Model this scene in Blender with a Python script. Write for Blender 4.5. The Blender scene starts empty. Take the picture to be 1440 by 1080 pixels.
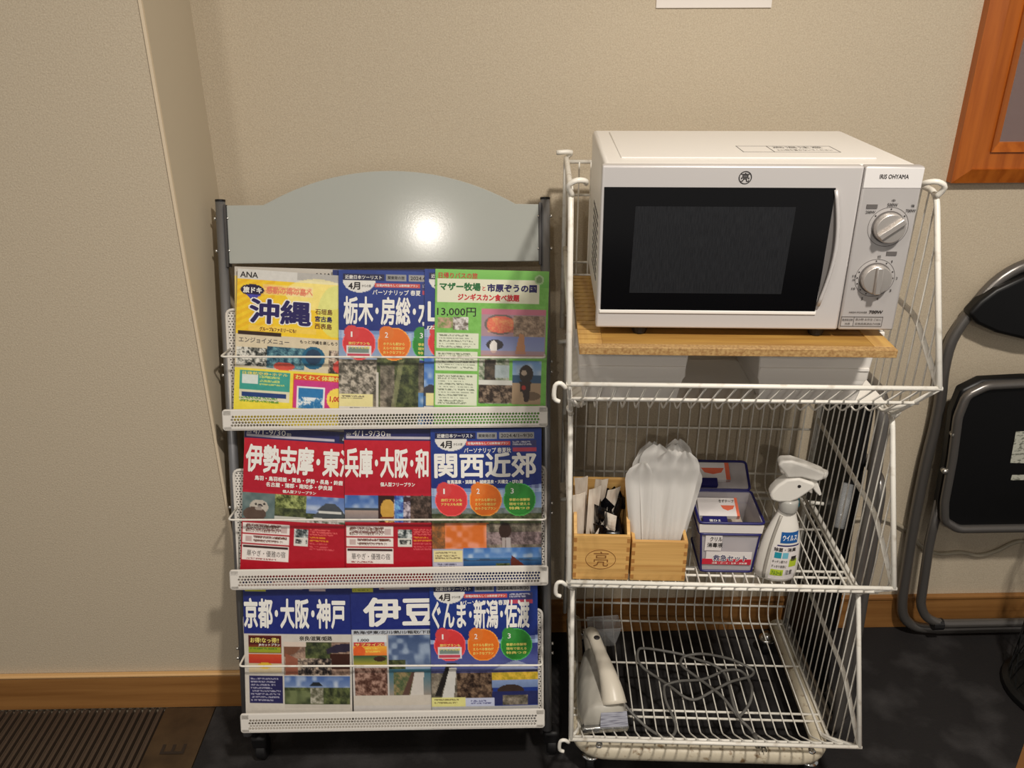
import bpy, math, random
import numpy as np
from mathutils import Vector, Matrix

sc = bpy.context.scene
COL = sc.collection
PI = math.pi

# ------------------------------------------------------------------ camera
cam_d = bpy.data.cameras.new('camera')
cam_d.sensor_fit = 'HORIZONTAL'
cam_d.sensor_width = 36.0
cam_d.lens = 1173.0 / 1440.0 * 36.0
cam_d.clip_start = 0.02
cam = bpy.data.objects.new('camera', cam_d)
COL.objects.link(cam)
th, yw, rl = math.radians(24.69), math.radians(1.04), math.radians(0.19)
fw = Vector((math.sin(yw) * math.cos(th), math.cos(yw) * math.cos(th), -math.sin(th)))
rt = Vector((math.cos(yw), -math.sin(yw), 0))
dn = fw.cross(rt)
rt2 = rt * math.cos(rl) + dn * math.sin(rl)
dn2 = -rt * math.sin(rl) + dn * math.cos(rl)
M = Matrix.Identity(4)
for i in range(3):
    M[i][0], M[i][1], M[i][2] = rt2[i], -dn2[i], -fw[i]
M[2][3] = 1.44
cam.matrix_world = M
sc.camera = cam

# ------------------------------------------------------------------ world, lights, exposure
wd = bpy.data.worlds.new('world'); sc.world = wd; wd.use_nodes = True
wd.node_tree.nodes['Background'].inputs[0].default_value = (1.0, 0.95, 0.90, 1)
wd.node_tree.nodes['Background'].inputs[1].default_value = 0.33

def lamp(name, loc, size, power, col=(1, 0.93, 0.84), spread=180, aim=None):
    l = bpy.data.lights.new(name, 'AREA'); l.shape = 'DISK'; l.size = size; l.energy = power; l.color = col
    l.spread = math.radians(spread)
    o = bpy.data.objects.new(name, l); o.location = loc; COL.objects.link(o)
    if aim: o.rotation_euler = (Vector(aim) - Vector(loc)).to_track_quat('-Z', 'Y').to_euler()
    return o
lamp('ceiling_downlight', (0.60, 0.05, 2.48), 0.16, 46)
lamp('ceiling_downlight', (-0.46, -2.25, 2.48), 0.08, 27)
lamp('ceiling_downlight', (-0.9, -0.2, 2.48), 0.16, 11)
lamp('ceiling_downlight', (1.7, -1.6, 2.48), 0.16, 4)

sc.view_settings.view_transform = 'Standard'
sc.view_settings.look = 'None'
sc.view_settings.gamma = 1
sc.view_settings.use_curve_mapping = False
sc.view_settings.exposure = 0.0

# ------------------------------------------------------------------ helpers
def lin(c):
    return tuple(((x / 12.92) if x <= 0.04045 else ((x + 0.055) / 1.055) ** 2.4) for x in c)
def rgb(r, g, b):
    return lin((r / 255, g / 255, b / 255))

MATS = {}
def mat(name, col, rough=0.5, metal=0.0, spec=0.5, noise=None, bump=None, trans=0.0, alpha=1.0, emit=None, ior=1.45, coat=0):
    if name in MATS: return MATS[name]
    m = bpy.data.materials.new(name); m.use_nodes = True
    nt = m.node_tree; b = nt.nodes['Principled BSDF']
    b.inputs['Base Color'].default_value = (*col, 1)
    b.inputs['Roughness'].default_value = rough
    b.inputs['Metallic'].default_value = metal
    b.inputs['Specular IOR Level'].default_value = spec
    b.inputs['Transmission Weight'].default_value = trans
    b.inputs['Alpha'].default_value = alpha
    b.inputs['IOR'].default_value = ior
    b.inputs['Coat Weight'].default_value = coat
    tc = nt.nodes.new('ShaderNodeTexCoord')
    if noise:   # (scale vec, detail, colour2, lo, hi)
        mp = nt.nodes.new('ShaderNodeMapping'); mp.inputs['Scale'].default_value = noise[0]
        nt.links.new(tc.outputs['Object'], mp.inputs['Vector'])
        n = nt.nodes.new('ShaderNodeTexNoise'); n.inputs['Scale'].default_value = 1; n.inputs['Detail'].default_value = noise[1]
        nt.links.new(mp.outputs[0], n.inputs['Vector'])
        r = nt.nodes.new('ShaderNodeMapRange'); r.inputs['From Min'].default_value = noise[3]; r.inputs['From Max'].default_value = noise[4]
        nt.links.new(n.outputs['Fac'], r.inputs['Value'])
        mx = nt.nodes.new('ShaderNodeMix'); mx.data_type = 'RGBA'
        mx.inputs['A'].default_value = (*col, 1); mx.inputs['B'].default_value = (*noise[2], 1)
        nt.links.new(r.outputs[0], mx.inputs['Factor']); nt.links.new(mx.outputs['Result'], b.inputs['Base Color'])
    if bump:    # (scale vec, strength, distance)
        mp = nt.nodes.new('ShaderNodeMapping'); mp.inputs['Scale'].default_value = bump[0]
        nt.links.new(tc.outputs['Object'], mp.inputs['Vector'])
        n = nt.nodes.new('ShaderNodeTexNoise'); n.inputs['Scale'].default_value = 1; n.inputs['Detail'].default_value = 3
        nt.links.new(mp.outputs[0], n.inputs['Vector'])
        bp = nt.nodes.new('ShaderNodeBump'); bp.inputs['Strength'].default_value = bump[1]; bp.inputs['Distance'].default_value = bump[2]
        nt.links.new(n.outputs['Fac'], bp.inputs['Height']); nt.links.new(bp.outputs[0], b.inputs['Normal'])
    MATS[name] = m
    return m

def print_mat():
    m = bpy.data.materials.new('printed_paper'); m.use_nodes = True
    nt = m.node_tree; b = nt.nodes['Principled BSDF']
    a = nt.nodes.new('ShaderNodeAttribute'); a.attribute_name = 'ink'
    nt.links.new(a.outputs['Color'], b.inputs['Base Color'])
    b.inputs['Roughness'].default_value = 0.38
    return m

class MB:
    def __init__(s): s.v = []; s.f = []
    def add(s, vs, fs):
        k = len(s.v); s.v += [tuple(p) for p in vs]; s.f += [tuple(i + k for i in f) for f in fs]; return s
    def box(s, x0, y0, z0, x1, y1, z1):
        return s.add([(x0,y0,z0),(x1,y0,z0),(x1,y1,z0),(x0,y1,z0),(x0,y0,z1),(x1,y0,z1),(x1,y1,z1),(x0,y1,z1)],
                     [(0,3,2,1),(4,5,6,7),(0,1,5,4),(1,2,6,5),(2,3,7,6),(3,0,4,7)])
    def hexa(s, b, t):   # bottom quad, top quad
        return s.add(list(b) + list(t), [(0,3,2,1),(4,5,6,7),(0,1,5,4),(1,2,6,5),(2,3,7,6),(3,0,4,7)])
    def tube(s, pts, r, n=6, closed=False, caps=True):
        P = [Vector(p) for p in pts]; L = len(P); rings = []
        T = []
        for i in range(L):
            a = P[(i - 1) % L] if (closed or i > 0) else P[i]; b = P[(i + 1) % L] if (closed or i < L - 1) else P[i]
            t = (b - a); T.append(t.normalized() if t.length > 1e-9 else Vector((0, 0, 1)))
        nrm = T[0].orthogonal().normalized()
        vs = []
        for i in range(L):
            nrm = (nrm - T[i] * nrm.dot(T[i])); nrm = nrm.normalized() if nrm.length > 1e-6 else T[i].orthogonal().normalized()
            bn = T[i].cross(nrm); rr = r[i] if isinstance(r, (list, tuple)) else r
            for k in range(n):
                a = 2 * PI * k / n; vs.append(P[i] + (nrm * math.cos(a) + bn * math.sin(a)) * rr)
        fs = []
        for i in range(L if closed else L - 1):
            j = (i + 1) % L
            for k in range(n):
                fs.append((i*n + k, i*n + (k+1) % n, j*n + (k+1) % n, j*n + k))
        if not closed and caps:
            fs.append(tuple(range(n))[::-1]); fs.append(tuple((L-1)*n + k for k in range(n)))
        return s.add(vs, fs)
    def prism(s, poly, fn0, fn1):   # poly of 2-D points; fn maps to 3-D for front and back
        n = len(poly)
        return s.add([fn0(*p) for p in poly] + [fn1(*p) for p in poly],
                     [tuple(range(n)), tuple(range(2*n - 1, n - 1, -1))] + [((i+1) % n, i, n + i, n + (i+1) % n) for i in range(n)])
    def lathe(s, prof, n=24, c=(0,0,0), sx=1, sy=1):
        vs = []; 
        for r, z in prof:
            for k in range(n):
                a = 2*PI*k/n; vs.append((c[0] + r*sx*math.cos(a), c[1] + r*sy*math.sin(a), c[2] + z))
        fs = []
        for i in range(len(prof)-1):
            for k in range(n): fs.append((i*n+k, i*n+(k+1)%n, (i+1)*n+(k+1)%n, (i+1)*n+k))
        fs.append(tuple(range(n))[::-1]); fs.append(tuple((len(prof)-1)*n+k for k in range(n)))
        return s.add(vs, fs)
    def xf(s, fn): s.v = [tuple(fn(*p)) for p in s.v]; return s
    def mesh(s, name):
        me = bpy.data.meshes.new(name); me.from_pydata(s.v, [], s.f); me.update(); return me
    def build(s, name, m, parent=None, smooth=False, bevel=0, bseg=2, loc=None, solid=0):
        me = s.mesh(name)
        me.materials.append(m)
        o = bpy.data.objects.new(name, me); COL.objects.link(o)
        if parent: o.parent = parent
        if loc: o.location = loc
        if smooth: me.shade_smooth()
        if solid:
            md = o.modifiers.new('solid', 'SOLIDIFY'); md.thickness = solid; md.offset = 0
        if bevel:
            md = o.modifiers.new('bevel', 'BEVEL'); md.width = bevel; md.segments = bseg; md.limit_method = 'ANGLE'; md.angle_limit = math.radians(40)
            if smooth is False and bseg > 1:
                me.shade_smooth(); md.harden_normals = False
                try: me.set_sharp_from_angle(angle=math.radians(35))
                except Exception: pass
        return o

def empty(name, loc=(0,0,0), rz=0, matrix=None):
    o = bpy.data.objects.new(name, None); COL.objects.link(o); o.empty_display_size = 0.05
    if matrix is not None: o.matrix_world = matrix
    else: o.location = loc; o.rotation_euler = (0, 0, rz)
    return o
def tag(o, label, cat, group=None):
    o['label'] = label; o['category'] = cat
    if group: o['group'] = group
    return o
def struct(o): o['kind'] = 'structure'; return o

def arc(cx, cy, r, a0, a1, n):
    return [(cx + r*math.cos(math.radians(a0 + (a1-a0)*i/n)), cy + r*math.sin(math.radians(a0 + (a1-a0)*i/n))) for i in range(n+1)]
def smooth_path(pts, sub=4):
    P = [Vector(p) for p in pts]; out = []
    for i in range(len(P)-1):
        p0, p1, p2, p3 = P[max(i-1,0)], P[i], P[i+1], P[min(i+2,len(P)-1)]
        for k in range(sub):
            t = k/sub
            out.append(0.5*((2*p1)+(-p0+p2)*t+(2*p0-5*p1+4*p2-p3)*t*t+(-p0+3*p1-3*p2+p3)*t**3))
    out.append(P[-1]); return out
def fillet(pts, r, n=4, closed=False):
    P = [Vector(p) for p in pts]; L = len(P); out = []
    for i in range(L):
        if not closed and i in (0, L-1): out.append(P[i]); continue
        a, b, c = P[(i-1) % L], P[i], P[(i+1) % L]
        d1 = (a-b); d2 = (c-b); rr = min(r, d1.length*0.45, d2.length*0.45)
        p, q = b + d1.normalized()*rr, b + d2.normalized()*rr
        for k in range(n+1):
            t = k/n; out.append(p*(1-t)**2 + b*2*t*(1-t) + q*t*t)
    return out

# text as flat lettering meshes, fitted to a box
TXT = {}; LAYER = {}
def glyphs(s, bold):
    key = (s, bold)
    if key not in TXT:
        c = bpy.data.curves.new('lettering', 'FONT'); c.body = s; c.resolution_u = 2; c.size = 1
        o = bpy.data.objects.new('lettering', c); COL.objects.link(o)
        dg = bpy.context.evaluated_depsgraph_get()
        me = bpy.data.meshes.new_from_object(o.evaluated_get(dg))
        vs = np.array([v.co[:2] for v in me.vertices]) if len(me.vertices) else np.zeros((1, 2))
        fs = [tuple(p.vertices) for p in me.polygons]
        bpy.data.objects.remove(o); bpy.data.curves.remove(c); bpy.data.meshes.remove(me)
        if bold > 0:      # heavier strokes: the same outlines laid over each other, slightly shifted
            nd = 8 if bold >= 0.03 else 3
            v0, f0 = vs, fs; vs = v0.copy(); fs = list(f0); n0 = len(v0)
            for k in range(nd):
                vs = np.vstack([vs, v0 + np.array([math.cos(2*PI*k/nd+0.5), math.sin(2*PI*k/nd+0.5)])*bold])
                fs += [tuple(i + n0*(k+1) for i in f) for f in f0]
            LAYER[key] = n0
        mn = vs.min(0); sz = vs.max(0) - mn; sz[sz < 1e-6] = 1
        TXT[key] = ((vs - mn) / sz, fs)
    return TXT[key]
NSIGN = [1]
def text(parent, name, s, x0, y0, x1, y1, fn, m, bold=0.0, shear=0.0):
    """letter string s over the box x0..x1, y0..y1 of a surface; fn(x, y) gives the 3-D point"""
    vs, fs = glyphs(s, bold)
    pts = [Vector(fn(x0 + (x1-x0)*(p[0]+shear*p[1]), y0 + (y1-y0)*p[1])) for p in vs]
    n0 = LAYER.get((s, bold), 0)
    if n0:
        o_ = Vector(fn(x0, y0)); nr = (Vector(fn(x0 + (x1-x0)*0.01, y0)) - o_).cross(Vector(fn(x0, y0 + (y1-y0)*0.01)) - o_).normalized()
        if (Vector(fn(x0, y0)) - Vector(fn(x0, y0))).length == 0 and NSIGN[0] < 0: nr = -nr
        pts = [p + nr*(2.5e-5*(i//n0)) for i, p in enumerate(pts)]
    mb = MB(); mb.add(pts, fs)
    return mb.build(name, m, parent)

# ------------------------------------------------------------------ materials
m_wall = mat('woven_wallpaper', rgb(206,193,170), 0.75, spec=0.3, noise=((420,420,420),2,rgb(188,173,150),0.3,0.7), bump=((300,300,300),0.35,0.002))
m_side = mat('side_wallpaper', rgb(200,187,164), 0.7, spec=0.3, bump=((500,500,60),0.15,0.001))
m_floor = mat('dark_carpet_tile', rgb(38,36,36), 0.85, spec=0.2, noise=((9,9,9),5,rgb(64,62,62),0.5,0.75), bump=((200,200,200),0.5,0.002))
m_base = mat('oak_baseboard', rgb(158,112,62), 0.42, noise=((2.5,40,60),4,rgb(134,90,46),0.35,0.65))
m_baseR = m_base
m_bronze = mat('bronze_metal', rgb(92,74,54), 0.42, metal=0.5, noise=((14,14,14),3,rgb(70,56,42),0.4,0.7))
m_slat = mat('bronze_slat', rgb(92,78,66), 0.45, metal=0.45)
m_pit = mat('mat_pit', rgb(26,19,14), 0.9)
m_ceil = mat('ceiling_white', rgb(225,215,198), 0.9)
m_silver = mat('painted_silver_panel', rgb(172,175,169), 0.13, spec=0.4, bump=((300,300,300),0.08,0.0003))
m_pole = mat('grey_metal_tube', rgb(138,138,140), 0.38, metal=0.6)
m_dark = mat('dark_plastic', rgb(24,23,24), 0.5)
m_bracket = mat('dark_grey_bracket', rgb(74,72,72), 0.45, metal=0.5)
m_screw = mat('bright_screw', rgb(215,212,205), 0.25, metal=0.9)
m_tray = mat('cream_coated_steel', rgb(222,217,209), 0.42)
m_wire = mat('white_coated_wire', rgb(232,228,218), 0.35, noise=((60,60,60),2,rgb(200,192,178),0.55,0.75))
m_tube = mat('worn_ivory_tube', rgb(200,190,168), 0.45, noise=((70,70,70),3,rgb(128,104,74),0.58,0.72))
m_chrome = mat('chrome', rgb(210,210,208), 0.15, metal=1)
m_white = mat('white_enamel', rgb(236,232,226), 0.35)
m_mwsilver = mat('pearl_silver_plastic', rgb(206,202,200), 0.36, metal=0.25)
m_mwpanel = mat('silver_control_panel', rgb(190,186,184), 0.38, metal=0.3)
m_glass = mat('black_glass', rgb(7,7,9), 0.16, spec=0.45)
m_screen = mat('dark_window_mesh', rgb(34,35,38), 0.3, noise=((900,10,60),1,rgb(26,27,30),0.4,0.6))
m_ink = mat('black_ink', rgb(40,36,36), 0.6)
m_inkg = mat('grey_ink', rgb(96,92,90), 0.6)
m_tw = mat('white_ink', rgb(240,238,232), 0.45)
m_tnavy = mat('navy_ink', rgb(38,30,92), 0.45)
m_tred = mat('red_ink', rgb(200,40,50), 0.45)
m_tyel = mat('yellow_ink', rgb(240,225,120), 0.45)
m_tgreen = mat('green_ink', rgb(40,110,60), 0.45)
m_tbrown = mat('brown_ink', rgb(110,60,30), 0.45)
m_tpink = mat('salmon_ink', rgb(235,130,100), 0.45)
m_print = print_mat()
m_paper = mat('page_edges', rgb(214,210,204), 0.6)
m_blueedge = mat('navy_page_edges', rgb(40,52,110), 0.5)
m_wood = mat('varnished_board', rgb(178,138,70), 0.4, noise=((5,60,60),4,rgb(140,98,48),0.35,0.7))
m_woodend = mat('pale_board_edge', rgb(204,164,92), 0.42, noise=((60,5,60),4,rgb(178,136,76),0.4,0.65))
m_ply = mat('particle_board', rgb(184,150,98), 0.6, noise=((260,260,260),3,rgb(146,108,64),0.35,0.7))
m_slit = mat('dark_slit', rgb(60,38,18), 0.8)
m_box = mat('pale_hinoki_wood', rgb(222,178,108), 0.5, noise=((4,60,130),4,rgb(196,148,84),0.4,0.68))
m_boxd = mat('hinoki_end_grain', rgb(176,124,66), 0.55)
m_burn = mat('burnt_mark', rgb(136,92,48), 0.6)
m_plastw = mat('white_storage_plastic', rgb(232,228,222), 0.4)
m_liner = mat('white_foam_liner', rgb(238,234,226), 0.6)
m_bag = mat('frosted_film', rgb(240,237,232), 0.32, alpha=0.72)
m_sleeve = mat('paper_sleeve', rgb(228,216,200), 0.6, noise=((90,90,20),2,rgb(200,182,164),0.45,0.7))
m_blk = mat('glossy_black_film', rgb(14,13,16), 0.18)
m_kit = mat('translucent_case', rgb(205,200,205), 0.25, alpha=0.5)
m_kitblue = mat('navy_case_rim', rgb(34,32,96), 0.35)
m_kitwhite = mat('case_gasket', rgb(222,216,210), 0.4)
m_label = mat('label_paper', rgb(222,216,214), 0.5)
m_lred = mat('label_red', rgb(196,40,60), 0.5)
m_lblue = mat('label_blue', rgb(20,84,150), 0.45)
m_lteal = mat('label_teal', rgb(30,140,160), 0.45)
m_lgreen = mat('label_green', rgb(176,196,50), 0.45)
m_lorange = mat('label_orange', rgb(226,110,80), 0.5)
m_bottle = mat('white_bottle', rgb(222,218,210), 0.35)
m_bottleg = mat('grey_bottle_stripe', rgb(160,155,146), 0.35)
m_collar = mat('clear_collar', rgb(170,168,162), 0.25)
m_iron = mat('grey_iron_body', rgb(178,174,164), 0.35)
m_ironh = mat('ivory_iron_handle', rgb(214,206,190), 0.35)
m_sole = mat('steel_soleplate', rgb(170,170,168), 0.25, metal=0.9)
m_clear = mat('clear_plastic', rgb(220,222,224), 0.12, alpha=0.28)
m_cord = mat('grey_cord', rgb(104,102,98), 0.5)
m_chairt = mat('dark_grey_chair_tube', rgb(122,118,114), 0.3, metal=0.65)
m_vinyl = mat('black_vinyl', rgb(12,12,13), 0.42)
m_sticker = mat('white_sticker', rgb(190,190,176), 0.5, noise=((120,20,200),2,rgb(120,122,110),0.5,0.62))
m_frame = mat('orange_wood_frame', rgb(180,98,32), 0.35, noise=((60,60,4),4,rgb(150,74,20),0.4,0.7))
m_mat_maroon = mat('maroon_mount', rgb(96,54,44), 0.8)
m_pic = mat('dark_green_motif', rgb(60,74,48), 0.7, noise=((60,60,60),3,rgb(120,100,60),0.45,0.65))
m_hose = mat('pale_cable', rgb(170,160,140), 0.3)
m_blackwire = mat('black_wire', rgb(18,18,18), 0.4)
m_pillar = mat('orange_wood_post', rgb(200,140,84), 0.5)

# ------------------------------------------------------------------ room
WY = 1.648; LX = -0.544; LY = 1.424
struct(MB().box(LX, WY, -0.05, 3.0, WY+0.1, 2.5).build('wall_back', m_wall))
struct(MB().box(-3.0, LY, -0.05, LX, LY+0.32, 2.5).build('wall_left', m_wall))
# slightly smoother return face of the projecting wall
struct(MB().box(LX, LY+0.001, 0.0, LX+0.0015, WY, 2.5).build('wall_return', m_side))
struct(MB().box(LX-0.003, LY-0.003, 0.098, LX+0.002, LY+0.003, 2.5).build('trim_1', mat('corner_bead', rgb(222,204,176), 0.6)))
struct(MB().box(-0.641, -3.0, -0.05, 3.0, WY, 0.0).build('floor', m_floor))
struct(MB().box(-3.0, -3.0, 2.5, 3.0, WY+0.1, 2.55).build('ceiling', m_ceil))
bb = MB().box(-3.0, LY-0.011, 0.0, LX+0.0115, LY, 0.09)
struct(bb.build('baseboard_left', m_base, bevel=0.0015))
m_basetop = mat('pale_baseboard_cap', rgb(208,166,112), 0.4)
struct(MB().box(-3.0, LY-0.013, 0.0905, LX+0.013, LY, 0.098).build('trim_2', m_basetop, bevel=0.003))
struct(MB().box(LX+0.0016, LY, 0.0, LX+0.0115, WY, 0.098).build('baseboard_return', m_base))
struct(MB().box(LX+0.0115, WY-0.011, 0.0, 3.0, WY, 0.088).box(LX+0.0115, WY-0.014, 0.088, 3.0, WY, 0.096).build('baseboard_back', m_base, bevel=0.0015))

# recessed entrance mat: bronze border, slats and pit
gr = empty('entrance_mat', (-0.7, 0.6, 0.0))
tag(gr, 'bronze metal entrance mat with parallel ridged slats at the floor left of the brochure rack', 'floor mat')
def atg(mb): return mb.xf(lambda x, y, z: (x+0.7, y-0.6, z))
atg(MB().box(-3.0, -1.0, -0.05, -0.753, LY-0.012, -0.014)).build('pit', m_pit, gr)
atg(MB().box(-0.753, -1.0, -0.05, -0.6435, LY-0.012, 0.0)).build('border_plate', m_bronze, gr)
atg(MB().box(-0.6435, -1.0, -0.05, -0.641, LY-0.012, -0.004)).build('border_gap', m_pit, gr)
sl = MB().box(-0.0048, -1.6, -0.014, 0.0048, LY-0.012-0.6, -0.0015).box(-0.0048, -1.6, -0.0015, -0.0028, LY-0.012-0.6, 0.0).box(0.0028, -1.6, -0.0015, 0.0048, LY-0.012-0.6, 0.0)
sm = sl.mesh('slat'); sm.materials.append(m_slat)
for k in range(50):
    o = bpy.data.objects.new('slat', sm); COL.objects.link(o); o.parent = gr; o.location = (-0.753 - 0.010 - 0.0168*k + 0.7, 0, 0)
text(gr, 'embossed_letter', 'E', 0, 0, 1, 1, lambda x, y: (0.028 - y*0.050, 0.684 + x*0.026, 0.0012), mat('engraved_bronze', rgb(44,34,26), 0.6), 0.0)

# ------------------------------------------------------------------ wall items
fr = empty('picture_frame', (1.32, WY-0.012, 1.113)); tag(fr, 'orange wooden picture frame with a maroon mount, hanging on the wall at upper right', 'picture frame')
def frame_ring(a, b, y0, y1, nm, m):   # a: outer inset, b: inner inset ; whole frame 0.86 wide 0.70 high
    X0, X1, Z0, Z1 = -0.431, 0.431, 0.0, 0.70
    for (p, q, r_, s_) in (((X0+a,Z0+a),(X1-a,Z0+a),(X1-b,Z0+b),(X0+b,Z0+b)), ((X1-a,Z0+a),(X1-a,Z1-a),(X1-b,Z1-b),(X1-b,Z0+b)),
                           ((X1-a,Z1-a),(X0+a,Z1-a),(X0+b,Z1-b),(X1-b,Z1-b)), ((X0+a,Z1-a),(X0+a,Z0+a),(X0+b,Z0+b),(X0+b,Z1-b))):
        poly = [p, q, r_, s_]
        mb = MB(); mb.add([(x, y0 + (0 if i < 2 else y1-y0), z) for i, (x, z) in enumerate(poly)] + [(x, 0.012, z) for x, z in poly],
                          [(0,1,2,3),(7,6,5,4),(1,0,4,5),(2,1,5,6),(3,2,6,7),(0,3,7,4)])
        mb.build(nm, m, fr)
frame_ring(0.0, 0.028, -0.008, -0.020, 'outer_moulding', m_frame)
frame_ring(0.028, 0.060, -0.013, -0.012, 'middle_moulding', m_frame)
frame_ring(0.060, 0.078, -0.017, -0.006, 'inner_moulding', m_frame)
MB().box(-0.36, -0.001, 0.07, 0.36, 0.011, 0.63).build('mount', m_mat_maroon, fr)
MB().prism([(-0.30,0.13),(-0.285,0.118),(-0.2,0.12),(0.3,0.12),(0.3,0.58),(-0.3,0.58),(-0.305,0.3),(-0.292,0.2)], lambda x,z:(x,-0.003,z), lambda x,z:(x,-0.001,z)).build('picture', m_pic, fr)
MB().box(-0.36, -0.0065, 0.07, 0.36, -0.0055, 0.63).build('glazing', mat('glazing', rgb(230,230,230), 0.05, alpha=0.08), fr)

np_ = MB().box(0.292, WY-0.003, 1.427, 0.501, WY-0.0002, 1.72)
tag(np_.build('paper_notice', mat('white_paper', rgb(236,228,220), 0.6)), 'white paper sheet fixed to the wall above the microwave', 'paper')
cb = smooth_path([(x, WY-0.006, z) for x, z in [(0.70,0.30),(0.78,0.318),(0.862,0.325),(0.914,0.321),(0.971,0.289),(1.015,0.241),(1.063,0.22),(1.114,0.223),(1.16,0.214),(1.201,0.226),(1.238,0.25),(1.28,0.253),(1.5,0.25)]])
tag(MB().tube(cb, 0.005, 8).build('wall_cable', m_hose, smooth=True), 'pale cable running along the wall above the baseboard behind the folding chair', 'cable')

# ------------------------------------------------------------------ brochure rack
E2 = Vector((0, 0.30, 0.954)).normalized(); NN = Vector((0, -E2.z, E2.y))
RB = Vector((-0.526, 1.262, 0.121))
rack = empty('brochure_rack', (RB.x, RB.y, 0)); tag(rack, 'grey metal brochure rack on casters with an arched header and three white pocket trays', 'brochure rack')
def K(a, t, n=0.0):
    p = Vector((a, 0, 0.121)) + E2*t + NN*n; return (p.x, p.y, p.z)
def KM(mb): return mb.xf(K)
for a in (0.010, 0.618):
    MB().tube([K(a, -0.035), K(a, 1.026)], 0.0092, 14).build('pole', m_pole, rack, smooth=True)
    MB().tube([K(a, 1.026), K(a, 1.030)], 0.0094, 14).build('pole_cap', m_dark, rack, smooth=True)
# header panel
pl = [(0.022, 0.911), (0.606, 0.911), (0.606, 1.017), (0.562, 1.018)]
Ra = (0.236**2 + 0.062**2)/(2*0.062)
pl += [(0.326 + 0.236*q, 1.018 + 0.062 - Ra + math.sqrt(Ra*Ra - (0.236*q)**2)) for q in [1 - 2*k/32 for k in range(1, 32)]]
pl += [(0.090, 1.019), (0.022, 1.019)]
# lower, broader arch: blend the ellipse into shoulders
pl = [(x, y) for x, y in pl]
MB().prism(pl, lambda x, y: K(x, y, 0.004), lambda x, y: K(x, y, -0.004)).build('header_panel', m_silver, rack, bevel=0.0012, bseg=1)
for a0, a1 in ((0.018, 0.022), (0.606, 0.610)):
    KM(MB().box(a0, 0.905, -0.012, a1, 1.02, 0.008)).build('side_bracket', m_bracket, rack)
for a in (-0.001, 0.023, 0.605, 0.629):
    for t in (0.935, 0.995, 0.70, 0.72, 0.42, 0.44, 0.13, 0.15):
        if a in (0.023, 0.605) and t < 0.9: continue
        MB().tube([K(a-0.002, t, 0.002), K(a+0.002, t, 0.002)], 0.0032, 8).build('screw', m_screw, rack, smooth=True)
# rear legs and lower side plates
for a, sx in ((0.010, 1), (0.618, -1)):
    top = Vector(K(a, 0.80, -0.012)); foot = Vector((a, 0.300, 0.062))
    MB().tube([top, Vector((a, 0.300, top.z-0.10)), foot], 0.0085, 10).build('rear_leg', m_pole, rack, smooth=True)
    MB().add([K(a-0.0015,0.02,-0.005),K(a-0.0015,0.13,-0.005),(a-0.0015,0.300,0.21),(a-0.0015,0.300,0.10),
              K(a+0.0015,0.02,-0.005),K(a+0.0015,0.13,-0.005),(a+0.0015,0.300,0.21),(a+0.0015,0.300,0.10)],
             [(0,1,2,3),(7,6,5,4),(0,4,5,1),(1,5,6,2),(2,6,7,3),(3,7,4,0)]).build('side_plate', m_bracket, rack)
MB().tube([(0.010,0.300,0.14),(0.618,0.300,0.14)], 0.007, 8).build('rear_crossbar', m_pole, rack, smooth=True)
for (x, y) in ((0.012, 0.012), (0.616, 0.012), (0.010, 0.30), (0.618, 0.30)):
    c = MB().tube([(x+0.004, y, 0.062), (x+0.004, y, 0.10)], 0.010, 12).build('caster', m_dark, rack, smooth=True)
    MB().lathe([(0.003,-0.011),(0.020,-0.011),(0.0235,-0.008),(0.0235,0.008),(0.020,0.011),(0.003,0.011)], 20).xf(lambda a,b,c_: (x+0.014+c_, y+0.004+a, 0.0237+b)).build('wheel', m_dark, c, smooth=False, bevel=0.001)
    MB().box(x-0.004, y-0.014, 0.034, x+0.028, y+0.016, 0.066).build('fork', m_dark, c, bevel=0.006)
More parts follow.
